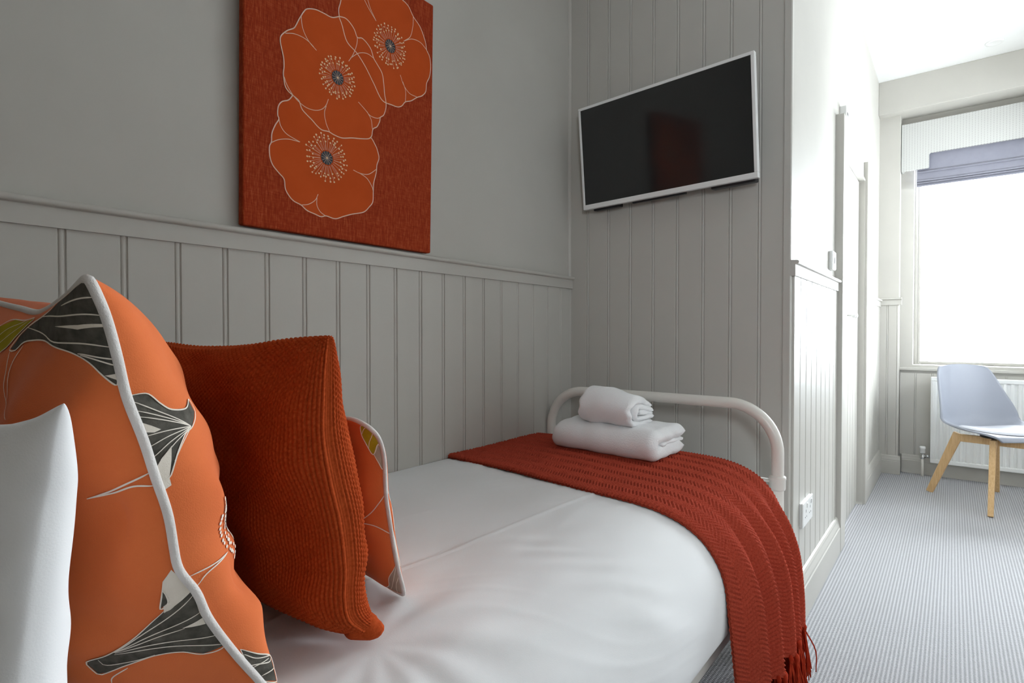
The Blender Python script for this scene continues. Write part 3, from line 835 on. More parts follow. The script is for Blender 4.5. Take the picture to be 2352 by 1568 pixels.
def decal_poly(c, side, uv, eps):
    bm = bmesh.new()
    vs = [bm.verts.new((a, b, 0)) for a, b in uv]
    es = [bm.edges.new((vs[i], vs[(i + 1) % len(vs)])) for i in range(len(vs))]
    bmesh.ops.triangle_fill(bm, use_beauty=True, use_dissolve=False, edges=es)
    for _ in range(5):
        long = [e for e in bm.edges if e.calc_length() > 0.022]
        if not long: break
        bmesh.ops.subdivide_edges(bm, edges=long, cuts=1)
        bmesh.ops.triangulate(bm, faces=[f for f in bm.faces if len(f.verts) > 3])
    bm.verts.index_update()
    uvs = np.array([(v.co.x, v.co.y) for v in bm.verts]); fc = [tuple(v.index for v in f.verts) for f in bm.faces]
    bm.free()
    u, v = np.clip(uvs[:, 0], 0.004, 0.996), np.clip(uvs[:, 1], 0.004, 0.996)
    return c.point(u, v, side) + c.normal(u, v, side) * eps, fc
def decal_line(c, side, uv, width, eps, taper=True):
    n = max(6, len(uv) * 5)
    P = resample([(a, b, 0) for a, b in uv], n)
    u, v = np.clip(P[:, 0], 0.004, 0.996), np.clip(P[:, 1], 0.004, 0.996)
    X = c.point(u, v, side); N = c.normal(u, v, side)
    T = np.gradient(X, axis=0); T /= np.linalg.norm(T, axis=1)[:, None] + 1e-9
    Bn = np.cross(N, T)
    w = width / 2 * np.ones(n)
    if taper: w *= np.interp(np.linspace(0, 1, n), [0, 0.15, 0.85, 1], [0.5, 1, 1, 0.5])
    V = np.concatenate([X + Bn * w[:, None] + N * eps, X - Bn * w[:, None] + N * eps])
    return V, [(i, i + 1, n + i + 1, n + i) for i in range(n - 1)]
def decals(name, geo, mat, parent):
    if not geo: return
    V, Fc = join_geo(geo)
    o = mk(name, raw(V, Fc, True), mat, parent)
    if len(geo) > 1: o['kind'] = 'stuff'
    return o

#DECALDATA
PRINTS_BIG = [
    ('poly','dark',-1,[(0.9339,0.9595),(0.8712,0.9567),(0.8213,0.9467),(0.7657,0.9481),(0.7387,0.9282),(0.7073,0.9168),(0.6788,0.9111),(0.6575,0.9011),(0.6375,0.8812),(0.6233,0.847),(0.6375,0.8398),(0.6518,0.8555),(0.6817,0.8512),(0.7486,0.8299),(0.8156,0.8014),(0.8555,0.7828),(0.904,0.7615),(0.9439,0.7387),(0.9809,0.7201),(0.9895,0.7344),(0.9952,0.7629),(0.9909,0.7857),(0.988,0.817),(0.9809,0.8455),(0.9766,0.8883),(0.9752,0.931)],0.0005),
    ('line',-1,[(0.9339,0.9595),(0.8712,0.9567),(0.8213,0.9467),(0.7657,0.9481),(0.7387,0.9282),(0.7073,0.9168),(0.6788,0.9111),(0.6575,0.9011),(0.6375,0.8812),(0.6233,0.847),(0.6375,0.8398),(0.6518,0.8555),(0.6817,0.8512),(0.7486,0.8299),(0.8156,0.8014),(0.8555,0.7828),(0.904,0.7615),(0.9439,0.7387),(0.9809,0.7201),(0.9895,0.7344),(0.9952,0.7629),(0.9909,0.7857),(0.988,0.817),(0.9809,0.8455),(0.9766,0.8883),(0.9752,0.931),(0.9339,0.9595)],0.0013),
    ('line',-1,[(0.8071,0.9097),(0.8797,0.9011),(0.9738,0.8854)],0.0012),
    ('line',-1,[(0.7073,0.9168),(0.8156,0.8755),(0.9823,0.8384)],0.0012),
    ('poly','cream',-1,[(0.7814,0.8598),(0.8726,0.8284),(0.9866,0.8142),(0.9866,0.8199),(0.8769,0.837)],0.0009),
    ('line',-1,[(0.6575,0.9011),(0.7458,0.8398),(0.837,0.8099),(0.9823,0.7786)],0.0012),
    ('line',-1,[(0.8569,0.7857),(0.9268,0.77),(0.9909,0.7572)],0.0012),
    ('line',-1,[(0.8655,0.7814),(0.9353,0.7629),(0.9909,0.7472)],0.0012),
    ('poly','cream',-1,[(0.9481,0.7387),(0.988,0.7358),(0.9838,0.7273)],0.0009),
    ('poly','olive',-1,[(0.5107,0.8826),(0.5349,0.9068),(0.5677,0.9439),(0.666,0.9367),(0.6489,0.9097),(0.6247,0.8783),(0.6076,0.8484),(0.5591,0.8256)],0.0005),
    ('line',-1,[(0.5107,0.8826),(0.5349,0.9068),(0.5677,0.9439),(0.666,0.9367),(0.6489,0.9097),(0.6247,0.8783),(0.6076,0.8484),(0.5591,0.8256),(0.5107,0.8826)],0.0013),
    ('line',-1,[(0.5577,0.8441),(0.5962,0.8897),(0.6446,0.9339)],0.0008),
    ('line',-1,[(0.5463,0.8655),(0.5762,0.9097),(0.6361,0.9439)],0.0008),
    ('line',-1,[(0.6261,0.8427),(0.6304,0.7999),(0.6318,0.7486),(0.6931,0.7159)],0.001),
    ('line',-1,[(0.6518,0.847),(0.6404,0.8142),(0.6361,0.7714),(0.6418,0.7401)],0.001),
    ('line',-1,[(0.8213,0.5891),(0.8626,0.5905),(0.9211,0.5948),(0.9909,0.5976)],0.0016),
    ('line',-1,[(0.8213,0.5891),(0.8712,0.5876),(0.9325,0.5891),(0.988,0.5805)],0.0016),
    ('poly','dark',-1,[(0.9054,0.4181),(0.8669,0.4052),(0.8056,0.3796),(0.7572,0.3611),(0.7258,0.3539),(0.7187,0.3454),(0.723,0.3226),(0.7344,0.3226),(0.7757,0.3354),(0.8356,0.3482),(0.8854,0.3425),(0.9225,0.3255),(0.9937,0.3226),(0.9952,0.3568),(0.988,0.3896),(0.9895,0.4266),(0.9738,0.4323),(0.9225,0.4181)],0.0005),
    ('line',-1,[(0.9054,0.4181),(0.8669,0.4052),(0.8056,0.3796),(0.7572,0.3611),(0.7258,0.3539),(0.7187,0.3454),(0.723,0.3226),(0.7344,0.3226),(0.7757,0.3354),(0.8356,0.3482),(0.8854,0.3425),(0.9225,0.3255),(0.9937,0.3226),(0.9952,0.3568),(0.988,0.3896),(0.9895,0.4266),(0.9738,0.4323),(0.9225,0.4181),(0.9054,0.4181)],0.0013),
    ('poly','cream',-1,[(0.9823,0.4708),(0.9467,0.4608),(0.9239,0.4437),(0.904,0.4152),(0.9225,0.4181),(0.9852,0.428),(0.9966,0.4508)],0.0006),
    ('poly','dark',-1,[(0.9325,0.4494),(0.9025,0.4238),(0.9239,0.428),(0.9325,0.4409)],0.0009),
    ('line',-1,[(0.9325,0.4494),(0.9025,0.4238),(0.9239,0.428),(0.9325,0.4409),(0.9325,0.4494)],0.0013),
    ('line',-1,[(0.7729,0.3653),(0.8584,0.3953),(0.9866,0.4223)],0.001),
    ('line',-1,[(0.7729,0.3653),(0.8641,0.3867),(0.9895,0.3938)],0.001),
    ('line',-1,[(0.7729,0.3653),(0.8584,0.3796),(0.9282,0.381)],0.001),
    ('line',-1,[(0.7729,0.3639),(0.8612,0.3682),(0.998,0.3454)],0.001),
    ('line',-1,[(0.77,0.3611),(0.8655,0.3596),(0.9937,0.3255)],0.001),
    ('line',-1,[(0.7401,0.3539),(0.7429,0.3397),(0.78,0.3411),(0.837,0.3497)],0.001),
    ('poly','cream',-1,[(0.9225,0.3824),(0.9866,0.3839),(0.9852,0.3725),(0.9481,0.3782)],0.0009),
    ('line',-1,[(0.7315,0.2984),(0.7401,0.3126),(0.77,0.3283)],0.0012),
    ('poly','dark',1,[(0.9937,0.7002),(0.9624,0.6931),(0.9439,0.6731),(0.9239,0.6589),(0.8812,0.6503),(0.8441,0.6575),(0.8455,0.6375),(0.8812,0.6233),(0.9125,0.6204),(0.9439,0.6062),(0.9624,0.5933),(0.9809,0.5805),(0.9937,0.5862),(0.9966,0.6005),(0.9966,0.6233),(0.9952,0.6646)],0.0005),
    ('line',1,[(0.9937,0.7002),(0.9624,0.6931),(0.9439,0.6731),(0.9239,0.6589),(0.8812,0.6503),(0.8441,0.6575),(0.8455,0.6375),(0.8812,0.6233),(0.9125,0.6204),(0.9439,0.6062),(0.9624,0.5933),(0.9809,0.5805),(0.9937,0.5862),(0.9966,0.6005),(0.9966,0.6233),(0.9952,0.6646),(0.9937,0.7002)],0.0013),
    ('poly','cream',1,[(0.9567,0.6161),(0.9823,0.6076),(0.9966,0.599),(0.998,0.5848),(0.9966,0.5691),(0.9823,0.5705),(0.9809,0.5805),(0.9667,0.599)],0.0009),
    ('poly','cream',1,[(0.9937,0.6603),(0.9667,0.6418),(0.9809,0.6418),(0.9966,0.6475)],0.0009),
    ('line',1,[(0.8869,0.6247),(0.951,0.6617),(0.9952,0.6916)],0.0009),
    ('line',1,[(0.8869,0.6247),(0.9496,0.6546),(0.9937,0.6774)],0.0009),
    ('line',1,[(0.8869,0.6247),(0.951,0.6503),(0.9937,0.6688)],0.0009),
    ('line',1,[(0.8869,0.6247),(0.9524,0.6361),(0.9952,0.6418)],0.0009),
    ('line',1,[(0.8869,0.6247),(0.9538,0.629),(0.9966,0.6275)],0.0009),
    ('line',1,[(0.8869,0.6247),(0.9524,0.6218),(0.9952,0.6133)],0.0009),
    ('line',1,[(0.8869,0.6247),(0.9439,0.6176),(0.9852,0.6062)],0.0009),
    ('line',1,[(0.8869,0.6247),(0.9268,0.6119),(0.961,0.5962)],0.0009),
    ('line',1,[(0.8669,0.4337),(0.9453,0.4423),(0.9952,0.4494)],0.0013),
    ('line',1,[(0.8669,0.4337),(0.9595,0.438),(0.9952,0.4309)],0.0013),
    ('poly','dark',1,[(0.988,0.297),(0.9581,0.2613),(0.9082,0.22),(0.9253,0.1887),(0.941,0.1545),(0.9909,0.1929),(0.9952,0.2542)],0.0005),
    ('line',1,[(0.988,0.297),(0.9581,0.2613),(0.9082,0.22),(0.9253,0.1887),(0.941,0.1545),(0.9909,0.1929),(0.9952,0.2542),(0.988,0.297)],0.0013),
    ('line',1,[(0.9952,0.2542),(0.9396,0.2214),(0.9097,0.2186)],0.0012),
    ('line',1,[(0.988,0.2827),(0.9667,0.2542),(0.9068,0.2229)],0.001),
    ('line',1,[(0.988,0.2115),(0.9225,0.1929),(0.9154,0.2086)],0.0012),
    ('line',1,[(0.9937,0.2457),(0.9282,0.2271)],0.001),
    ('poly','dark',1,[(0.8669,0.4879),(0.8227,0.4551),(0.8142,0.4352),(0.8156,0.4309),(0.8142,0.4337),(0.8156,0.4451)],0.0006),
    ('line',1,[(0.8669,0.4879),(0.8227,0.4551),(0.8142,0.4352),(0.8156,0.4309),(0.8142,0.4337),(0.8156,0.4451),(0.8669,0.4879)],0.0013),
    ('dot',1,(0.8669,0.495),0.0015657673546172698),
    ('dot',1,(0.8669,0.4936),0.0018075134252450574),
    ('dot',1,(0.8669,0.4922),0.0017031888581655317),
    ('dot',1,(0.8669,0.4907),0.001511817240245955),
    ('dot',1,(0.8669,0.485),0.0014795704139449824),
    ('dot',1,(0.8655,0.4793),0.0017617181278349547),
    ('dot',1,(0.8584,0.4722),0.0018107590000066985),
    ('dot',1,(0.8584,0.4679),0.002069387078385269),
    ('dot',1,(0.8555,0.4594),0.0018539830449558776),
    ('dot',1,(0.8527,0.4523),0.001604904524308741),
    ('dot',1,(0.8484,0.4466),0.002081422192336489),
    ('dot',1,(0.8398,0.4366),0.0016197902014240357),
    ('dot',1,(0.8284,0.4295),0.0018096140579236357),
    ('dot',1,(0.8213,0.4223),0.0019412939067541715),
    ('dot',1,(0.8655,0.5021),0.0018948755669589365),
    ('dot',1,(0.8655,0.5021),0.0018623500471995264),
    ('dot',1,(0.8655,0.4993),0.001545033817656701),
    ('dot',1,(0.8669,0.4964),0.0016087141634601972),
    ('dot',1,(0.8655,0.4964),0.0019055153656994822),
    ('dot',1,(0.8683,0.4907),0.0019809208119920185),
    ('dot',1,(0.8812,0.4893),0.001877959235502245),
    ('dot',1,(0.884,0.4865),0.0017000010330089233),
    ('dot',1,(0.8869,0.4822),0.0020149361292663777),
    ('dot',1,(0.8854,0.4751),0.0019948378362263076),
    ('dot',1,(0.8826,0.4694),0.0017357787464585925),
    ('dot',1,(0.8783,0.4637),0.0018888984414629655),
    ('dot',1,(0.874,0.4551),0.002009797404855512),
    ('dot',1,(0.8698,0.4494),0.001793266803111623),
    ('dot',1,(0.8626,0.4409),0.0018290366443317074),
    ('dot',1,(0.8527,0.4323),0.0015262012785901666),
    ('dot',1,(0.8484,0.428),0.0019265563928584943),
    ('dot',1,(0.8284,0.4166),0.002044755774098051),
    ('dot',1,(0.8655,0.5078),0.001995630787214156),
    ('dot',1,(0.8655,0.5078),0.0020750504046259956),
    ('dot',1,(0.8655,0.5064),0.0019509228996521396),
    ('dot',1,(0.8655,0.5021),0.0014378656305096757),
    ('dot',1,(0.8669,0.495),0.0014594263405158276),
    ('dot',1,(0.8669,0.4907),0.001549706893484503),
    ('dot',1,(0.8669,0.4836),0.0014887284858028137),
    ('dot',1,(0.8641,0.4779),0.0017449928852470327),
    ('dot',1,(0.827,0.4537),0.002075661994586163),
    ('dot',1,(0.8384,0.4494),0.0015495810536013837),
    ('dot',1,(0.8441,0.4437),0.0018941713300908208),
    ('dot',1,(0.847,0.4394),0.00187591891705685),
    ('dot',1,(0.8455,0.4266),0.0018127902007454458),
    ('dot',1,(0.8413,0.4223),0.0018683892473021551),
    ('dot',1,(0.8313,0.4124),0.0017883162027255623),
    ('dot',1,(0.8327,0.4109),0.0017466311740747815)]
PRINTS_SMALL = [
    ('poly','olive',-1,[(0.8983,0.931),(0.8726,0.8313),(0.8769,0.7857),(0.8968,0.7401),(0.9168,0.7287),(0.9581,0.7771),(0.9895,0.7885),(0.9909,0.8299),(0.9937,0.8897),(0.961,0.9724)],0.0005),
    ('line',-1,[(0.8983,0.931),(0.8726,0.8313),(0.8769,0.7857),(0.8968,0.7401),(0.9168,0.7287),(0.9581,0.7771),(0.9895,0.7885),(0.9909,0.8299),(0.9937,0.8897),(0.961,0.9724),(0.8983,0.931)],0.0013),
    ('poly','taupe',-1,[(0.9168,0.7287),(0.9581,0.7771),(0.988,0.76),(0.988,0.723),(0.9809,0.6674),(0.9367,0.7045)],0.0005),
    ('line',-1,[(0.9168,0.7287),(0.9581,0.7771),(0.988,0.76),(0.988,0.723),(0.9809,0.6674),(0.9367,0.7045),(0.9168,0.7287)],0.0013),
    ('line',-1,[(0.9724,0.8712),(0.9082,0.7942),(0.8911,0.7515)],0.0009),
    ('line',-1,[(0.9652,0.9738),(0.9068,0.8869),(0.8726,0.8227)],0.0009),
    ('line',-1,[(0.7971,0.4765),(0.8527,0.4979),(0.9268,0.5449),(0.9895,0.5777)],0.0014),
    ('line',-1,[(0.7957,0.4751),(0.8812,0.4722),(0.9895,0.4337)],0.0014),
    ('poly','taupe',-1,[(0.9895,0.3098),(0.8983,0.2442),(0.8641,0.1687),(0.8313,0.1231),(0.8883,0.0989),(0.9667,0.0704),(0.9895,0.2457)],0.0005),
    ('line',-1,[(0.9895,0.3098),(0.8983,0.2442),(0.8641,0.1687),(0.8313,0.1231),(0.8883,0.0989),(0.9667,0.0704),(0.9895,0.2457),(0.9895,0.3098)],0.0013),
    ('line',-1,[(0.9895,0.3069),(0.9253,0.23),(0.8541,0.1131)],0.0009),
    ('line',-1,[(0.9852,0.2471),(0.9253,0.1815),(0.9054,0.0889)],0.0009),
    ('poly','cream',1,[(0.9752,0.8313),(0.9738,0.77),(0.9738,0.733),(0.9738,0.6945),(0.9681,0.6589),(0.9667,0.6161),(0.9681,0.5691),(0.998,0.5876),(0.998,0.6859),(0.9823,0.76)],0.0005),
    ('line',1,[(0.9681,0.5791),(0.961,0.5549),(0.9496,0.5392)],0.0013),
    ('line',1,[(0.9439,0.5235),(0.9553,0.4551),(0.9595,0.4323)],0.0013),
    ('poly','cream',1,[(0.9795,0.4466),(0.9595,0.3881),(0.9567,0.3312),(0.9738,0.23),(0.998,0.1203),(0.998,0.1616),(0.9923,0.3183)],0.0005),
    ('poly','dark',1,[(0.9581,0.3255),(0.9624,0.3041),(0.9681,0.2813),(0.9638,0.2984)],0.0009),
    ('line',1,[(0.9581,0.3255),(0.9624,0.3041),(0.9681,0.2813),(0.9638,0.2984),(0.9581,0.3255)],0.0013),
    ('poly','olive',1,[(0.9567,0.8997),(0.9695,0.8612),(0.9766,0.8313),(0.9766,0.8427)],0.0006),
    ('line',1,[(0.9567,0.8997),(0.9695,0.8612),(0.9766,0.8313),(0.9766,0.8427),(0.9567,0.8997)],0.0013)]
#ENDDECALDATA

MATN = dict(dark='print_dark', cream='print_cream', olive='print_olive', taupe='print_taupe')
def print_all(c, prints, parent):
    lines, dots = [], []
    for it in prints:
        if it[0] == 'poly':
            _, mat, side, uv, eps = it
            nm = {'dark': 'charcoal_leaf_print', 'cream': 'cream_leaf_print', 'olive': 'olive_leaf_print', 'taupe': 'taupe_leaf_print'}[mat]
            decals(nm, [decal_poly(c, side, uv, eps)], MATN[mat], parent)
        elif it[0] == 'line':
            _, side, uv, w = it
            lines.append(decal_line(c, side, uv, w, 0.0011))
        elif it[0] == 'dot':
            _, side, (u0, v0), r = it
            a = np.linspace(0, 2 * np.pi, 8, endpoint=False)
            u, v = np.array([u0]), np.array([v0]); X = c.point(u, v, side)[0]; N = c.normal(u, v, side)[0]
            e1 = np.cross(N, (0, 0, 1.)); e1 /= np.linalg.norm(e1); e2 = np.cross(N, e1)
            P = X + N * 0.0010 + r * (np.cos(a)[:, None] * e1 + np.sin(a)[:, None] * e2)
            dots.append((P, [tuple(range(8))]))
    if lines: decals('outline_print', lines, 'print_cream', parent)
    if dots: decals('stamen_print', dots, 'print_cream', parent)

cb = thing('floral_cushion', (0.45, 0.33, 0.622), 'large orange floral cushion with charcoal leaves and grey piping, nearest the camera', 'cushion', 'cushions on the bed')
mk('cover', cushion_mesh(BIG, 150), 'orange', cb)
piping(BIG, 0.0040, cb)
print_all(BIG, PRINTS_BIG, cb)

cr = thing('knitted_cushion', (0.51, 0.46, 0.632), 'plain rust red chunky woven cushion standing between the two floral cushions', 'cushion', 'cushions on the bed')
def weave(U, Vv, sd):
    p = 0.0050; t = np.linspace(0, 1, 300); hf = np.full(300, 0.5)
    au = RUST.point(t, hf, sd); av = RUST.point(hf, t, sd)
    su = np.concatenate([[0], np.cumsum(np.linalg.norm(np.diff(au, axis=0), axis=1))]); sv = np.concatenate([[0], np.cumsum(np.linalg.norm(np.diff(av, axis=0), axis=1))])
    a = np.interp(U, t, su) / p; b = np.interp(Vv, t, sv) / p
    ia = np.floor(a)
    hgt = np.abs(np.sin(np.pi * a)) ** 0.7 * (0.35 + 0.65 * np.abs(np.sin(np.pi * (b * 0.8 + 0.5 * (ia % 2)))) ** 0.8)
    return 0.0032 * hgt * np.minimum(1, 30 * U * (1 - U)) * np.minimum(1, 30 * Vv * (1 - Vv)) + 0.0006
mk('cover', cushion_mesh(RUST, 340, weave), 'rust_knit', cr)
# gathered ear of cloth at the lower room-side corner
ear = [(0.712, 0.428, 0.650), (0.726, 0.441, 0.642), (0.735, 0.451, 0.637), (0.743, 0.459, 0.637)]
tube('corner_ear', resample(ear, 14), np.array([0.018, 0.020, 0.021, 0.021, 0.020, 0.019, 0.018, 0.017, 0.016, 0.015, 0.013, 0.011, 0.008, 0.003]), 'rust_knit', cr, 16)

cf = thing('lumbar_cushion', (0.43, 0.57, 0.628), 'small oblong orange floral cushion with grey piping, farthest from the camera', 'cushion', 'cushions on the bed')
mk('cover', cushion_mesh(SMALL, 130), 'orange', cf)
piping(SMALL, 0.0034, cf)
print_all(SMALL, PRINTS_SMALL, cf)

pw = thing('pillow', (0.48, 0.05, 0.632), 'white cotton pillow propped behind the large floral cushion at the bed head', 'pillow')
mk('pillowcase', cushion_mesh(PILLOW, 150), 'linen_white', pw)

# ------------------------------------------------------------------ television
tvc = np.array([0.461, 1.964, 1.7615]); ya, pi_, ro = -0.0387, 0.0843, 0.0112
ex = np.array([math.cos(ya), math.sin(ya), 0.0])
nv = np.array([math.sin(ya) * math.cos(pi_), -math.cos(ya) * math.cos(pi_), -math.sin(pi_)])
ez = np.cross(nv, ex); ez = ez if ez[2] > 0 else -ez
ex, ez = ex * math.cos(ro) + ez * math.sin(ro), ez * math.cos(ro) - ex * math.sin(ro)
TVW, TVH = 0.702, 0.4155
tv = thing('television', tuple(tvc - ez * TVH / 2), 'flat screen television in a slim silver-white frame, tilted on the panelled wall', 'television')
def tvbox(name, a0, a1, d0, d1, c0_, c1_, mat, parent=tv, bev=0.0):
    """a across, d depth behind the front plane (positive = towards wall), c up from centre"""
    bm = bmesh.new(); bm_box(bm, a0, a1, d0, d1, c0_, c1_, bev)
    me = bm_done(bm)
    n = len(me.vertices); co = np.empty(n * 3, np.float32); me.vertices.foreach_get('co', co); co = co.reshape(-1, 3)
    w = tvc + co[:, :1] * ex - co[:, 1:2] * nv + co[:, 2:3] * ez
    me.vertices.foreach_set('co', w.ravel().astype(np.float32))
    bm = bmesh.new(); bm.from_mesh(me); bmesh.ops.recalc_face_normals(bm, faces=bm.faces); bm.to_mesh(me); bm.free()
    return mk(name, me, mat, parent)
hw, hh = TVW / 2, TVH / 2
tvbox('bezel', -hw, hw, 0.0, 0.022, hh - 0.011, hh, 'tv_frame' if 'tv_frame' in M else 'white_plastic', tv, 0.0015)
tvbox('bezel', -hw, hw, 0.0, 0.022, -hh, -hh + 0.019, 'white_plastic', tv, 0.0015)
tvbox('bezel', -hw, -hw + 0.010, 0.0, 0.022, -hh + 0.019, hh - 0.011, 'white_plastic', tv, 0.0015)
tvbox('bezel', hw - 0.012, hw, 0.0, 0.022, -hh + 0.019, hh - 0.011, 'white_plastic', tv, 0.0015)
tvbox('screen', -hw + 0.0095, hw - 0.0115, 0.002, 0.014, -hh + 0.0185, hh - 0.0105, 'screen', tv)
tvbox('back_cover', -hw + 0.03, hw - 0.03, 0.0145, 0.045, -hh + 0.035, hh - 0.03, 'black_plastic', tv, 0.004)
tvbox('speaker', -hw + 0.035, -hw + 0.16, 0.0225, 0.052, -hh - 0.008, -hh + 0.025, 'black_plastic', tv, 0.004)
tvbox('speaker', hw - 0.17, hw - 0.015, 0.0225, 0.060, -hh - 0.008, -hh + 0.025, 'black_plastic', tv, 0.004)
tvbox('connector_panel', -0.135, 0.085, 0.0225, 0.040, -hh - 0.006, -hh + 0.030, 'black_plastic', tv, 0.002)
tvbox('wall_bracket', -0.10, 0.10, 0.0455, 0.080, -0.10, 0.10, 'black_plastic', tv, 0.002)

# ------------------------------------------------------------------ canvas with poppies
CY0, CY1, CZ0, CH = 0.609, 1.204, 1.287, 0.779
CX0, CTILT = 0.030, 0.0205
cv = thing('poppy_canvas', (0.004, (CY0 + CY1) / 2, CZ0), 'tall rust linen canvas with three orange poppies hanging above the dado rail', 'picture')
def cpt(y, h, eps=0.0):
    return np.array([CX0 + CTILT * h + eps, y, CZ0 + h])
def canvas_body():
    bm = bmesh.new(); bm_box(bm, -0.024, 0.0, CY0, CY1, 0.0, CH, 0.0045, 3)
    me = bm_done(bm)
    for v in me.vertices:
        p = cpt(v.co.y, v.co.z, v.co.x); v.co = Vector(p)
    return me
mk('canvas', canvas_body(), 'canvas', cv)
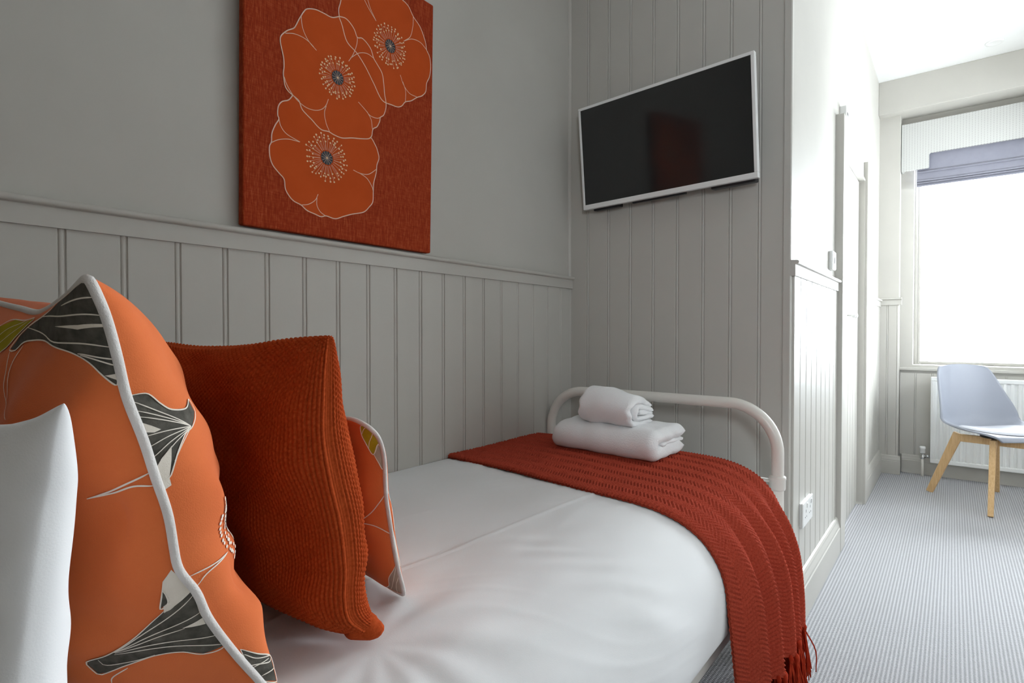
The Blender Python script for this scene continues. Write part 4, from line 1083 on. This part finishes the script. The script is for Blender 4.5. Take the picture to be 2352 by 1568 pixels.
#FLOWERDATA
FLOWERS = [
    {'layer': 0,'outline': [(0.7319,0.3404),(0.7209,0.3252),(0.7035,0.3154),(0.6942,0.3002),(0.693,0.2796),(0.696,0.2704),(0.6868,0.2535),(0.6784,0.231),(0.6773,0.2105),(0.6723,0.1972),(0.6737,0.1734),(0.6809,0.155),(0.6958,0.1402),(0.7101,0.1271),(0.7133,0.1051),(0.7221,0.0903),(0.7356,0.0783),(0.756,0.0716),(0.7723,0.0609),(0.7961,0.0551),(0.813,0.0514),(0.8278,0.056),(0.8555,0.053),(0.8814,0.0636),(0.9079,0.074),(0.9464,0.0865),(0.966,0.105),(0.9774,0.1213),(0.9788,0.15),(0.9797,0.174),(0.9881,0.2043),(0.9907,0.2287),(0.9975,0.2494),(0.9932,0.2674),(0.9842,0.2841),(0.961,0.3036),(0.9058,0.2951),(0.8536,0.2848),(0.7944,0.298),(0.7568,0.3286)],'lines': [([(0.7319,0.3404),(0.7209,0.3252),(0.7035,0.3154),(0.6942,0.3002),(0.693,0.2796),(0.696,0.2704),(0.6868,0.2535),(0.6784,0.231),(0.6773,0.2105),(0.6723,0.1972),(0.6737,0.1734),(0.6809,0.155),(0.6958,0.1402),(0.7101,0.1271),(0.7133,0.1051),(0.7221,0.0903),(0.7356,0.0783),(0.756,0.0716),(0.7723,0.0609),(0.7961,0.0551),(0.813,0.0514),(0.8278,0.056),(0.8555,0.053),(0.8814,0.0636),(0.9079,0.074),(0.9464,0.0865),(0.966,0.105),(0.9774,0.1213),(0.9788,0.15),(0.9797,0.174),(0.9881,0.2043),(0.9907,0.2287),(0.9975,0.2494),(0.9932,0.2674),(0.9842,0.2841),(0.961,0.3036),(0.9058,0.2951),(0.8536,0.2848),(0.7944,0.298),(0.7568,0.3286),(0.7319,0.3404)],0.0026),([(0.696,0.2704),(0.7017,0.2538),(0.717,0.2398),(0.7519,0.2299)],0.0017),([(0.6773,0.2085),(0.6954,0.2203),(0.7214,0.2287),(0.7519,0.2299)],0.0017),([(0.756,0.0716),(0.7769,0.0775),(0.7958,0.0918),(0.8039,0.1085)],0.0017),([(0.8006,0.0992),(0.8007,0.0797),(0.8105,0.064),(0.8278,0.0551)],0.0017),([(0.9111,0.1961),(0.9341,0.1921),(0.9622,0.1961),(0.9897,0.2166)],0.0017),([(0.9286,0.1932),(0.9566,0.1831),(0.974,0.1633),(0.9788,0.15)],0.0017),([(0.7499,0.3285),(0.7615,0.3112),(0.7849,0.2951)],0.0017)],'center': (0.8291,0.2087),'heart': 0.0178,'ring': 0.0597,'inner': 0},
    {'layer': 1,'outline': [(0.8638,0.5887),(0.8611,0.6094),(0.8661,0.6293),(0.871,0.6492),(0.8838,0.673),(0.9127,0.7026),(0.9454,0.7163),(0.985,0.7333),(1.0323,0.7443),(1.0777,0.7368),(1.1015,0.7282),(1.1201,0.7068),(1.1485,0.6865),(1.1696,0.6521),(1.1755,0.6289),(1.1877,0.6131),(1.1931,0.5841),(1.1887,0.5514),(1.1771,0.5266),(1.1734,0.4995),(1.1585,0.4817),(1.1383,0.4699),(1.1152,0.4522),(1.0926,0.4413),(1.0799,0.4258),(1.0642,0.4174),(1.0425,0.4162),(1.0062,0.4189),(0.9765,0.4561),(0.9478,0.4922),(0.9199,0.5181),(0.8877,0.5367),(0.8717,0.5745)],'lines': [([(0.8638,0.5887),(0.8611,0.6094),(0.8661,0.6293),(0.871,0.6492),(0.8838,0.673),(0.9127,0.7026),(0.9454,0.7163),(0.985,0.7333),(1.0323,0.7443),(1.0777,0.7368),(1.1015,0.7282),(1.1201,0.7068),(1.1485,0.6865),(1.1696,0.6521),(1.1755,0.6289),(1.1877,0.6131),(1.1931,0.5841),(1.1887,0.5514),(1.1771,0.5266),(1.1734,0.4995),(1.1585,0.4817),(1.1383,0.4699),(1.1152,0.4522),(1.0926,0.4413),(1.0799,0.4258),(1.0642,0.4174),(1.0425,0.4162),(1.0062,0.4189),(0.9765,0.4561),(0.9478,0.4922),(0.9199,0.5181),(0.8877,0.5367),(0.8717,0.5745),(0.8638,0.5887)],0.0026),([(0.9375,0.6805),(0.9572,0.6576),(0.9832,0.6334)],0.0017),([(0.9513,0.6871),(0.9629,0.6602),(0.9832,0.6334)],0.0017),([(1.1201,0.7068),(1.1186,0.6762),(1.1092,0.6423),(1.0869,0.6207)],0.0017),([(1.0837,0.6184),(1.1159,0.6376),(1.1492,0.6412),(1.1755,0.6289)],0.0017),([(1.0724,0.5143),(1.0855,0.4894),(1.1084,0.4724),(1.1383,0.4709)],0.0017),([(1.0822,0.4981),(1.0934,0.4724),(1.0926,0.4413)],0.0017)],'center': (1.0343,0.5833),'heart': 0.0187,'ring': 0.0578,'inner': 0},
    {'layer': 2,'outline': [(0.8638,0.5931),(0.8411,0.5808),(0.8164,0.5806),(0.7924,0.5792),(0.7691,0.5699),(0.759,0.557),(0.7532,0.5461),(0.7465,0.5327),(0.7398,0.5175),(0.7332,0.5064),(0.7157,0.4928),(0.7006,0.4743),(0.6986,0.4594),(0.7029,0.4409),(0.7073,0.4224),(0.7083,0.4025),(0.7067,0.3856),(0.7085,0.37),(0.712,0.3549),(0.7208,0.3457),(0.7319,0.3404),(0.7454,0.3341),(0.7499,0.3297),(0.7569,0.314),(0.7708,0.3036),(0.7849,0.2951),(0.7993,0.2844),(0.8138,0.2778),(0.8335,0.2791),(0.8486,0.2754),(0.8743,0.2737),(0.906,0.2824),(0.9332,0.288),(0.9611,0.2957),(0.9713,0.3065),(0.9734,0.3189),(0.9768,0.3283),(0.9895,0.3376),(0.9987,0.3556),(1.0009,0.3672),(1.0127,0.3779),(1.0202,0.3995),(1.02,0.4186),(1.0149,0.4409),(1.0116,0.4684),(1.0053,0.4947),(0.9875,0.5141),(0.9758,0.5261),(0.9669,0.5459),(0.9527,0.5587),(0.9359,0.5656),(0.9206,0.5616),(0.9112,0.578),(0.8977,0.5902),(0.8819,0.5966)],'lines': [([(0.8638,0.5931),(0.8411,0.5808),(0.8164,0.5806),(0.7924,0.5792),(0.7691,0.5699),(0.759,0.557),(0.7532,0.5461),(0.7465,0.5327),(0.7398,0.5175),(0.7332,0.5064),(0.7157,0.4928),(0.7006,0.4743),(0.6986,0.4594),(0.7029,0.4409),(0.7073,0.4224),(0.7083,0.4025),(0.7067,0.3856),(0.7085,0.37),(0.712,0.3549),(0.7208,0.3457),(0.7319,0.3404),(0.7454,0.3341),(0.7499,0.3297),(0.7569,0.314),(0.7708,0.3036),(0.7849,0.2951),(0.7993,0.2844),(0.8138,0.2778),(0.8335,0.2791),(0.8486,0.2754),(0.8743,0.2737),(0.906,0.2824),(0.9332,0.288),(0.9611,0.2957),(0.9713,0.3065),(0.9734,0.3189),(0.9768,0.3283),(0.9895,0.3376),(0.9987,0.3556),(1.0009,0.3672),(1.0127,0.3779),(1.0202,0.3995),(1.02,0.4186),(1.0149,0.4409),(1.0116,0.4684),(1.0053,0.4947),(0.9875,0.5141),(0.9758,0.5261),(0.9669,0.5459),(0.9527,0.5587),(0.9359,0.5656),(0.9206,0.5616),(0.9112,0.578),(0.8977,0.5902),(0.8819,0.5966),(0.8638,0.5931)],0.0026),([(0.7532,0.5461),(0.7556,0.5243),(0.7626,0.5064),(0.7766,0.4892),(0.7965,0.4768)],0.0017),([(0.7114,0.4849),(0.7333,0.4929),(0.7558,0.4944),(0.7742,0.4903),(0.7884,0.4825)],0.0017),([(0.7084,0.3781),(0.7163,0.3605),(0.7319,0.3412),(0.7499,0.3285),(0.7707,0.3213),(0.7942,0.3227),(0.8134,0.3318),(0.8256,0.3465),(0.8319,0.3638)],0.0017),([(0.8256,0.3443),(0.8208,0.3233),(0.8259,0.2987),(0.836,0.2798)],0.0017),([(0.9256,0.3869),(0.949,0.3723),(0.9661,0.3613),(0.9892,0.3613),(0.9997,0.3668)],0.0017),([(0.9547,0.3694),(0.9691,0.3505),(0.9734,0.3259)],0.0017),([(0.8934,0.4862),(0.9065,0.5083),(0.917,0.5351),(0.9206,0.5548),(0.9184,0.5652)],0.0017),([(0.8986,0.4963),(0.9253,0.5203),(0.953,0.5302),(0.9758,0.5261)],0.0017)],'center': (0.8596,0.4295),'heart': 0.0183,'ring': 0.0529,'inner': 0}]
#ENDFLOWERDATA
def flat_poly(uv, eps):
    bm = bmesh.new(); vs = [bm.verts.new((a, b, 0)) for a, b in uv]
    es = [bm.edges.new((vs[i], vs[(i + 1) % len(vs)])) for i in range(len(vs))]
    bmesh.ops.triangle_fill(bm, use_beauty=True, use_dissolve=False, edges=es)
    bm.verts.index_update()
    V = np.array([cpt(v.co.x, v.co.y, eps) for v in bm.verts]); Fc = [tuple(v.index for v in f.verts) for f in bm.faces]
    bm.free(); return V, Fc
def flat_line(uv, w, eps, closed=False):
    n = max(8, len(uv) * 6)
    P = resample([(a, b, 0) for a, b in uv], n)[:, :2]
    T = np.gradient(P, axis=0); T /= np.linalg.norm(T, axis=1)[:, None] + 1e-9
    N = np.stack([-T[:, 1], T[:, 0]], 1) * w / 2
    V = np.array([cpt(a, b, eps) for a, b in np.vstack([P + N, P - N])])
    return V, [(i, n + i, n + i + 1, i + 1) for i in range(n - 1)]
def smooth_outline(uv):
    P = np.array(uv + uv[:3], float); R_ = resample([(a, b, 0) for a, b in P], len(P) * 6)[:, :2]
    return R_
for fi, fl in enumerate(FLOWERS):
    out = resample([(a, b, 0) for a, b in fl['outline'] + fl['outline'][:1]], len(fl['outline']) * 4)[:-1, :2]
    fo = mk('poppy', raw(*flat_poly([tuple(p) for p in out], 0.0006 + 0.0002 * fl['layer'])), 'petal', cv)
    e = 0.0009 + 0.0002 * fl['layer']
    mk('petal_outline', raw(*join_geo([flat_line(l, w, e) for l, w in fl['lines']])), 'petal_line', fo)['kind'] = 'stuff'
    (cy, cz), rr, ro_, ri = fl['center'], fl['heart'], fl['ring'], fl['inner']
    a = np.linspace(0, 2 * np.pi, 28, endpoint=False)
    jag = 1 + 0.05 * np.cos(a * 14)
    mk('poppy_heart', raw(*flat_poly([(cy + rr * math.cos(t) * j, cz + rr * math.sin(t) * j) for t, j in zip(a, jag)], e + 0.0002)), 'poppy_heart', fo)
    geo, rays = [], []
    r_ = np.random.default_rng(fi + 5)
    for ring, (fr, cnt) in enumerate(((0.72, 22), (0.86, 26), (1.0, 28))):
        for k in range(cnt):
            th = 2 * math.pi * (k + 0.33 * ring) / cnt + r_.normal() * 0.05
            rad = ro_ * fr * (1 + r_.normal() * 0.03)
            p = (cy + rad * math.cos(th), cz + rad * math.sin(th))
            q_ = (cy + rr * 1.15 * math.cos(th), cz + rr * 1.15 * math.sin(th))
            d = 0.0021 + 0.0006 * r_.random()
            geo.append(flat_poly([(p[0] + d * math.cos(t), p[1] + d * math.sin(t)) for t in np.linspace(0, 2 * np.pi, 9)[:-1]], e + 0.0003))
            if ring != 1: rays.append(flat_line([q_, ((p[0] + q_[0]) / 2, (p[1] + q_[1]) / 2), p], 0.0006, e + 0.0001))
    for k in range(12):
        th = 2 * math.pi * k / 12
        rays.append(flat_line([(cy, cz), (cy + rr * .5 * math.cos(th), cz + rr * .5 * math.sin(th)), (cy + rr * .95 * math.cos(th), cz + rr * .95 * math.sin(th))], 0.0007, e + 0.0004))
    geo.append(flat_poly([(cy + 0.0022 * math.cos(t), cz + 0.0022 * math.sin(t)) for t in np.linspace(0, 2 * np.pi, 9)[:-1]], e + 0.0005))
    mk('stamens', raw(*join_geo(geo)), 'stamen_dot', fo)['kind'] = 'stuff'
    mk('stamen_filaments', raw(*join_geo(rays)), 'petal_line', fo)['kind'] = 'stuff'

# ------------------------------------------------------------------ small fittings on the passage wall
SX = XSIDE + 0.012
so = thing('wall_socket', (SX, 2.262, 0.375), 'white plug socket on the boards just above the passage skirting', 'socket')
box('back_box', SX - 0.001, SX + 0.006, 2.178, 2.346, 0.332, 0.418, 'white_plastic', so, 0.002)
box('face_plate', SX + 0.006, SX + 0.013, 2.176, 2.348, 0.330, 0.420, 'white_plastic', so, 0.004, 3)
for y in (2.225, 2.300):
    boxes('pin_holes', [(SX + 0.0128, SX + 0.0134, y - 0.002, y + 0.002, 0.378, 0.388), (SX + 0.0128, SX + 0.0134, y - 0.014, y - 0.007, 0.360, 0.364), (SX + 0.0128, SX + 0.0134, y + 0.007, y + 0.014, 0.360, 0.364)], 'grey_plastic', so)
    box('rocker', SX + 0.012, SX + 0.016, y + 0.014, y + 0.022, 0.392, 0.408, 'white_plastic', so, 0.0015)
sw = thing('light_switch', (XSIDE, 2.845, 1.36), 'white light switch above the dado rail beside the cupboard door', 'switch')
box('face_plate', XSIDE - 0.001, XSIDE + 0.018, 2.803, 2.888, 1.318, 1.402, 'white_plastic', sw, 0.006, 3)
box('rocker', XSIDE + 0.017, XSIDE + 0.022, 2.836, 2.854, 1.345, 1.375, 'white_plastic', sw, 0.002)
se = thing('door_sensor', (XSIDE, 3.10, 2.06), 'small white sensor box mounted on top of the cupboard architrave', 'sensor')
box('casing', XSIDE - 0.001, XSIDE + 0.030, 3.070, 3.135, 2.061, 2.130, 'white_plastic', se, 0.004)
box('lens', XSIDE + 0.029, XSIDE + 0.032, 3.09, 3.115, 2.085, 2.10, 'grey_plastic', se, 0.001)

dl = thing('downlight', (1.52, 4.60, ZC), 'round white recessed downlight in the ceiling near the beam', 'downlight')
lathe('trim_ring', [(0.028, -0.004), (0.034, -0.007), (0.044, -0.006), (0.047, -0.001), (0.047, 0.002), (0.028, 0.002)], (1.52, 4.60, ZC), 'z', 'white_plastic', dl, 32)
lathe('lamp', [(0.001, -0.0035), (0.018, -0.003), (0.027, -0.001), (0.027, 0.002)], (1.52, 4.60, ZC), 'z', 'white_plastic', dl, 24)

# ------------------------------------------------------------------ pelmet and roman blind
pl = thing('pelmet', (1.7, 4.97, 2.23), 'white woven fabric pelmet with dropped ends above the window', 'pelmet')
PX0, PX1, PT = 1.026, 2.395, 2.556
drop, bot_, stepx = 2.222, 2.328, 0.162
prof = [(PX0, PT), (PX0, drop)] + [(PX0 + stepx - 0.006, drop), (PX0 + stepx, drop + 0.006), (PX0 + stepx, bot_ - 0.008), (PX0 + stepx + 0.008, bot_)]
prof += [(PX1 - stepx - 0.008, bot_), (PX1 - stepx, bot_ - 0.008), (PX1 - stepx, drop + 0.006), (PX1 - stepx + 0.006, drop), (PX1, drop), (PX1, PT)]
bm = bmesh.new(); n = len(prof)
fr = [bm.verts.new((x, 4.955, z)) for x, z in prof]; bk = [bm.verts.new((x, 4.972, z)) for x, z in prof]
for i in range(n): bm.faces.new((fr[i], fr[(i + 1) % n], bk[(i + 1) % n], bk[i]))
for lp in (fr, bk):
    bmesh.ops.triangle_fill(bm, use_beauty=True, edges=[bm.edges.get((lp[i], lp[(i + 1) % n])) for i in range(n)])
mk('pelmet_front', bm_done(bm), 'pelmet', pl)
for x0, x1 in ((PX0, PX0 + 0.014), (PX1 - 0.014, PX1)):
    box('pelmet_return', x0, x1, 4.972, YREC, drop, PT, 'pelmet', pl)
box('pelmet_top', PX0, PX1, 4.955, YREC, PT, PT + 0.006, 'black_plastic' if False else 'pelmet', pl)

bl = thing('roman_blind', (1.7, 4.995, 2.11), 'grey lavender roman blind gathered in folds under the pelmet', 'blind')
# side profile of the gathered cloth (y, z): flat drop, then three stacked folds
pro = [(5.000, 2.53), (5.000, 2.40), (4.999, 2.235), (4.996, 2.213), (4.986, 2.198), (4.984, 2.205), (4.992, 2.214), (4.998, 2.218),
       (4.994, 2.20), (4.988, 2.17), (4.984, 2.150), (4.976, 2.134), (4.974, 2.141), (4.984, 2.152), (4.992, 2.154),
       (4.988, 2.14), (4.982, 2.130), (4.975, 2.119), (4.973, 2.125), (4.984, 2.134), (4.992, 2.136), (4.988, 2.122), (4.980, 2.110), (4.976, 2.103), (4.986, 2.100), (4.998, 2.105)]
pp = resample(pro, 140)
nxb = 40; xb = np.linspace(1.118, 2.305, nxb)
wv = waves(61, 6, 0.6, 2.0)
Vb = np.stack([np.stack([np.full(len(pp), x), pp[:, 0], pp[:, 1] + 0.004 * wv(np.full(len(pp), x), pp[:, 1] * 2) * np.clip((2.3 - pp[:, 1]) * 6, 0, 1) - 0.012 * (x - 1.12) * np.clip((2.23 - pp[:, 1]) * 10, 0, 1) * 0], 1) for x in xb])
mk('blind_cloth', quads(Vb.reshape(-1, 3), grid_q(nxb, len(pp)), True), 'blind', bl)
box('headrail', 1.118, 2.305, 4.990, 5.020, 2.53, 2.553, 'white_plastic', bl)

# ------------------------------------------------------------------ radiator
RX0, RX1, RZ0, RZ1 = 1.212, 2.30, 0.105, 0.722
RY0, RY1 = 4.925, 4.965
rd = thing('radiator', ((RX0 + RX1) / 2, 4.95, RZ0), 'white fluted panel radiator under the window behind the chair', 'radiator')
xs = [RX0 + 0.012]; pts = []
pitch = 0.0372; x = RX0 + 0.03
outl = [(RX0, RY0 + 0.004), (RX0 + 0.004, RY0)]
while x + pitch < RX1 - 0.02:
    outl += [(x, RY0), (x + 0.006, RY0 + 0.009), (x + 0.018, RY0 + 0.009), (x + 0.024, RY0)]
    x += pitch
outl += [(RX1 - 0.004, RY0), (RX1, RY0 + 0.004), (RX1, RY1), (RX0, RY1)]
n = len(outl)
bm = bmesh.new()
lo = [bm.verts.new((a, b, RZ0 + 0.03)) for a, b in outl]; hi = [bm.verts.new((a, b, RZ1 - 0.03)) for a, b in outl]
for i in range(n): bm.faces.new((lo[i], lo[(i + 1) % n], hi[(i + 1) % n], hi[i]))
bmesh.ops.triangle_fill(bm, use_beauty=True, edges=[bm.edges.get((lo[i], lo[(i + 1) % n])) for i in range(n)])
bmesh.ops.triangle_fill(bm, use_beauty=True, edges=[bm.edges.get((hi[i], hi[(i + 1) % n])) for i in range(n)])
mk('fluted_panel', bm_done(bm), 'radiator', rd)
box('bottom_rail', RX0, RX1, RY0 - 0.001, RY1, RZ0, RZ0 + 0.03, 'radiator', rd, 0.006, 3)
box('top_rail', RX0, RX1, RY0 - 0.001, RY1, RZ1 - 0.03, RZ1, 'radiator', rd, 0.006, 3)
box('side_seam', RX0 + 0.012, RX0 + 0.016, RY0 - 0.002, RY0 + 0.002, RZ0 + 0.02, RZ1 - 0.02, 'radiator', rd, 0.001)
for bx_ in (RX0 + 0.15, RX1 - 0.19): box('wall_bracket', bx_, bx_ + 0.04, RY1, YREC - 0.012, 0.2, 0.6, 'radiator', rd)
rv = thing('radiator_valve', (1.168, 4.945, 0.0), 'white capped radiator valve on its pipe at the left of the radiator', 'valve')
tube('pipe', [(1.168, 4.945, 0.0), (1.168, 4.945, 0.07), (1.168, 4.945, 0.135)], 0.0085, 'white_metal', rv, 12)
lathe('valve_body', [(0.010, 0.125), (0.014, 0.128), (0.014, 0.145), (0.011, 0.150), (0.011, 0.165), (0.013, 0.168)], (1.168, 4.945, 0), 'z', 'chrome', rv, 16)
lathe('cap', [(0.014, 0.168), (0.016, 0.172), (0.016, 0.196), (0.0185, 0.198), (0.0185, 0.212), (0.015, 0.216)], (1.168, 4.945, 0), 'z', 'white_plastic', rv, 20)
lathe('union_nut', [(0.006, 0.010), (0.009, 0.012), (0.009, 0.022), (0.012, 0.023), (0.012, 0.036), (0.007, 0.038), (0.007, 0.048)], (1.168, 4.945, 0.146), 'x', 'chrome', rv, 12)

# ------------------------------------------------------------------ chair
CC = np.array([1.540, 4.420, 0.0]); CD = np.array([0.63, -0.777, 0.0]); CD /= np.linalg.norm(CD); CL = np.array([-CD[1], CD[0], 0.0])
ch = thing('chair', tuple(CC), 'pale grey moulded shell chair on splayed oak legs by the window', 'chair')
def cw_(f, l, z): return CC + np.multiply.outer(f, CD) + np.multiply.outer(l, CL) + np.multiply.outer(z, np.array([0, 0, 1.0]))
# centre line (forward, height, half width, side lift, side forward wrap)
PROF = [(0.235, 0.415, 0.165, 0.000, 0.0), (0.225, 0.438, 0.190, 0.002, 0.0), (0.195, 0.447, 0.215, 0.008, 0.0), (0.13, 0.442, 0.232, 0.020, 0.0), (0.05, 0.433, 0.240, 0.036, 0.0),
        (-0.03, 0.428, 0.243, 0.049, 0.004), (-0.10, 0.431, 0.243, 0.056, 0.02), (-0.155, 0.450, 0.242, 0.055, 0.05), (-0.190, 0.495, 0.238, 0.038, 0.078), (-0.210, 0.56, 0.228, 0.018, 0.082),
        (-0.228, 0.63, 0.212, 0.006, 0.072), (-0.245, 0.70, 0.196, 0.0, 0.058), (-0.262, 0.77, 0.178, -0.004, 0.044), (-0.272, 0.815, 0.160, -0.010, 0.035), (-0.276, 0.832, 0.140, -0.014, 0.030)]
pc = resample(PROF, 80)
lat = np.linspace(-1, 1, 41)
Lg = np.broadcast_to(lat[None, :], (80, 41))
f_ = pc[:, 0][:, None] + pc[:, 4][:, None] * np.abs(Lg) ** 2.4
z_ = pc[:, 1][:, None] + pc[:, 3][:, None] * np.abs(Lg) ** 2.2
l_ = pc[:, 2][:, None] * Lg
shell = cw_(f_, l_, z_)
tu = np.gradient(shell, axis=0); tv_ = np.gradient(shell, axis=1); nsh = np.cross(tu, tv_); nsh /= np.linalg.norm(nsh, axis=-1)[..., None]
if (nsh[20, 20] @ np.array([0, 0, 1.0])) < 0: nsh = -nsh
back = shell - nsh * 0.012
rim = shell - nsh * 0.006
V = np.concatenate([shell.reshape(-1, 3), back.reshape(-1, 3)])
Q = np.concatenate([grid_q(80, 41), grid_q(80, 41, 80 * 41, flip=True)])
per = [(i, 0) for i in range(80)] + [(79, j) for j in range(1, 41)] + [(i, 40) for i in range(78, -1, -1)] + [(0, j) for j in range(39, 0, -1)]
ids = np.array([i * 41 + j for i, j in per])
rq = np.stack([ids, np.roll(ids, -1), np.roll(ids, -1) + 80 * 41, ids + 80 * 41], 1)
me = quads(V, np.concatenate([Q, rq]), True)
bm = bmesh.new(); bm.from_mesh(me); bmesh.ops.recalc_face_normals(bm, faces=bm.faces); bm.to_mesh(me); bm.free()
mk('shell', me, 'seat_shell', ch)
# thin upholstered pad lying in the seat
pu = np.linspace(0, 1, 40); pa = np.linspace(0, 2 * np.pi, 48, endpoint=False)
def shell_z(f, l):
    o = np.argsort(pc[:45, 0]); ff = pc[:45, 0][o]
    z0 = np.interp(f, ff, pc[:45, 1][o]); w = np.interp(f, ff, pc[:45, 2][o]); sl_ = np.interp(f, ff, pc[:45, 3][o])
    return z0 + sl_ * np.clip(np.abs(l) / w, 0, 1) ** 2.2
rings = []
for r, hgt in ((0.0, 0.026), (0.3, 0.026), (0.6, 0.025), (0.8, 0.023), (0.92, 0.018), (0.98, 0.011), (1.0, 0.003)):
    fx = 0.04 + 0.165 * r * np.sign(np.sin(pa)) * np.abs(np.sin(pa)) ** 0.75; lx = 0.20 * r * np.sign(np.cos(pa)) * np.abs(np.cos(pa)) ** 0.75
    rings.append(cw_(fx, lx, shell_z(fx, lx) + hgt))
Vp = np.vstack(rings); nr = len(rings)
Fp = [(i * 48 + k, i * 48 + (k + 1) % 48, (i + 1) * 48 + (k + 1) % 48, (i + 1) * 48 + k) for i in range(nr - 1) for k in range(48)]
mk('seat_pad', raw(Vp, Fp, True), 'seat_pad', ch)
# legs: square oak, splayed; an X of two rails under the seat
FEET = [np.array([1.222, 4.493, 0.0]), np.array([1.506, 4.076, 0.0]), np.array([1.566, 4.769, 0.0]), np.array([1.850, 4.352, 0.0])]
ctr = sum(FEET) / 4
def beam_geo(a, b, wa, ha, wb, hb, up):
    a, b = np.array(a, float), np.array(b, float); d = (b - a) / np.linalg.norm(b - a)
    s = np.cross(d, up); s /= np.linalg.norm(s); u = np.cross(s, d)
    V = []
    for p, w, h in ((a, wa, ha), (b, wb, hb)):
        for i, j in ((-1, -1), (1, -1), (1, 1), (-1, 1)): V.append(p + s * w / 2 * i + u * h / 2 * j)
    return np.array(V), [(0, 1, 2, 3), (7, 6, 5, 4), (0, 4, 5, 1), (1, 5, 6, 2), (2, 6, 7, 3), (3, 7, 4, 0)]
def beam_obj(name, *a):
    V, Fc = beam_geo(*a); me = raw(V, Fc)
    bm = bmesh.new(); bm.from_mesh(me)
    bmesh.ops.bevel(bm, geom=list(bm.edges), offset=0.003, segments=2, profile=0.5, affect='EDGES')
    bmesh.ops.recalc_face_normals(bm, faces=bm.faces); bm.to_mesh(me); bm.free()
    return mk(name, me, 'oak', ch)
tops = []
for fpt in FEET:
    r = ctr - fpt
    tp = fpt + r * 0.46; tp[2] = 0.402
    tops.append(tp)
    ft = fpt.copy(); ft[2] = 0.0
    beam_obj('leg', ft, tp, 0.026, 0.036, 0.030, 0.052, r / np.linalg.norm(r))
for a, b in ((0, 3), (1, 2)):
    pa_, pb_ = tops[a].copy(), tops[b].copy(); pa_[2] = pb_[2] = 0.376 if a == 0 else 0.374
    beam_obj('cross_rail', pa_, pb_, 0.028, 0.046, 0.028, 0.046, np.array([0, 0, 1.0]))
lathe('mount_plate', [(0.06, 0.398), (0.07, 0.400), (0.07, 0.412), (0.05, 0.416)], (ctr[0], ctr[1], 0), 'z', 'black_plastic', ch, 24)
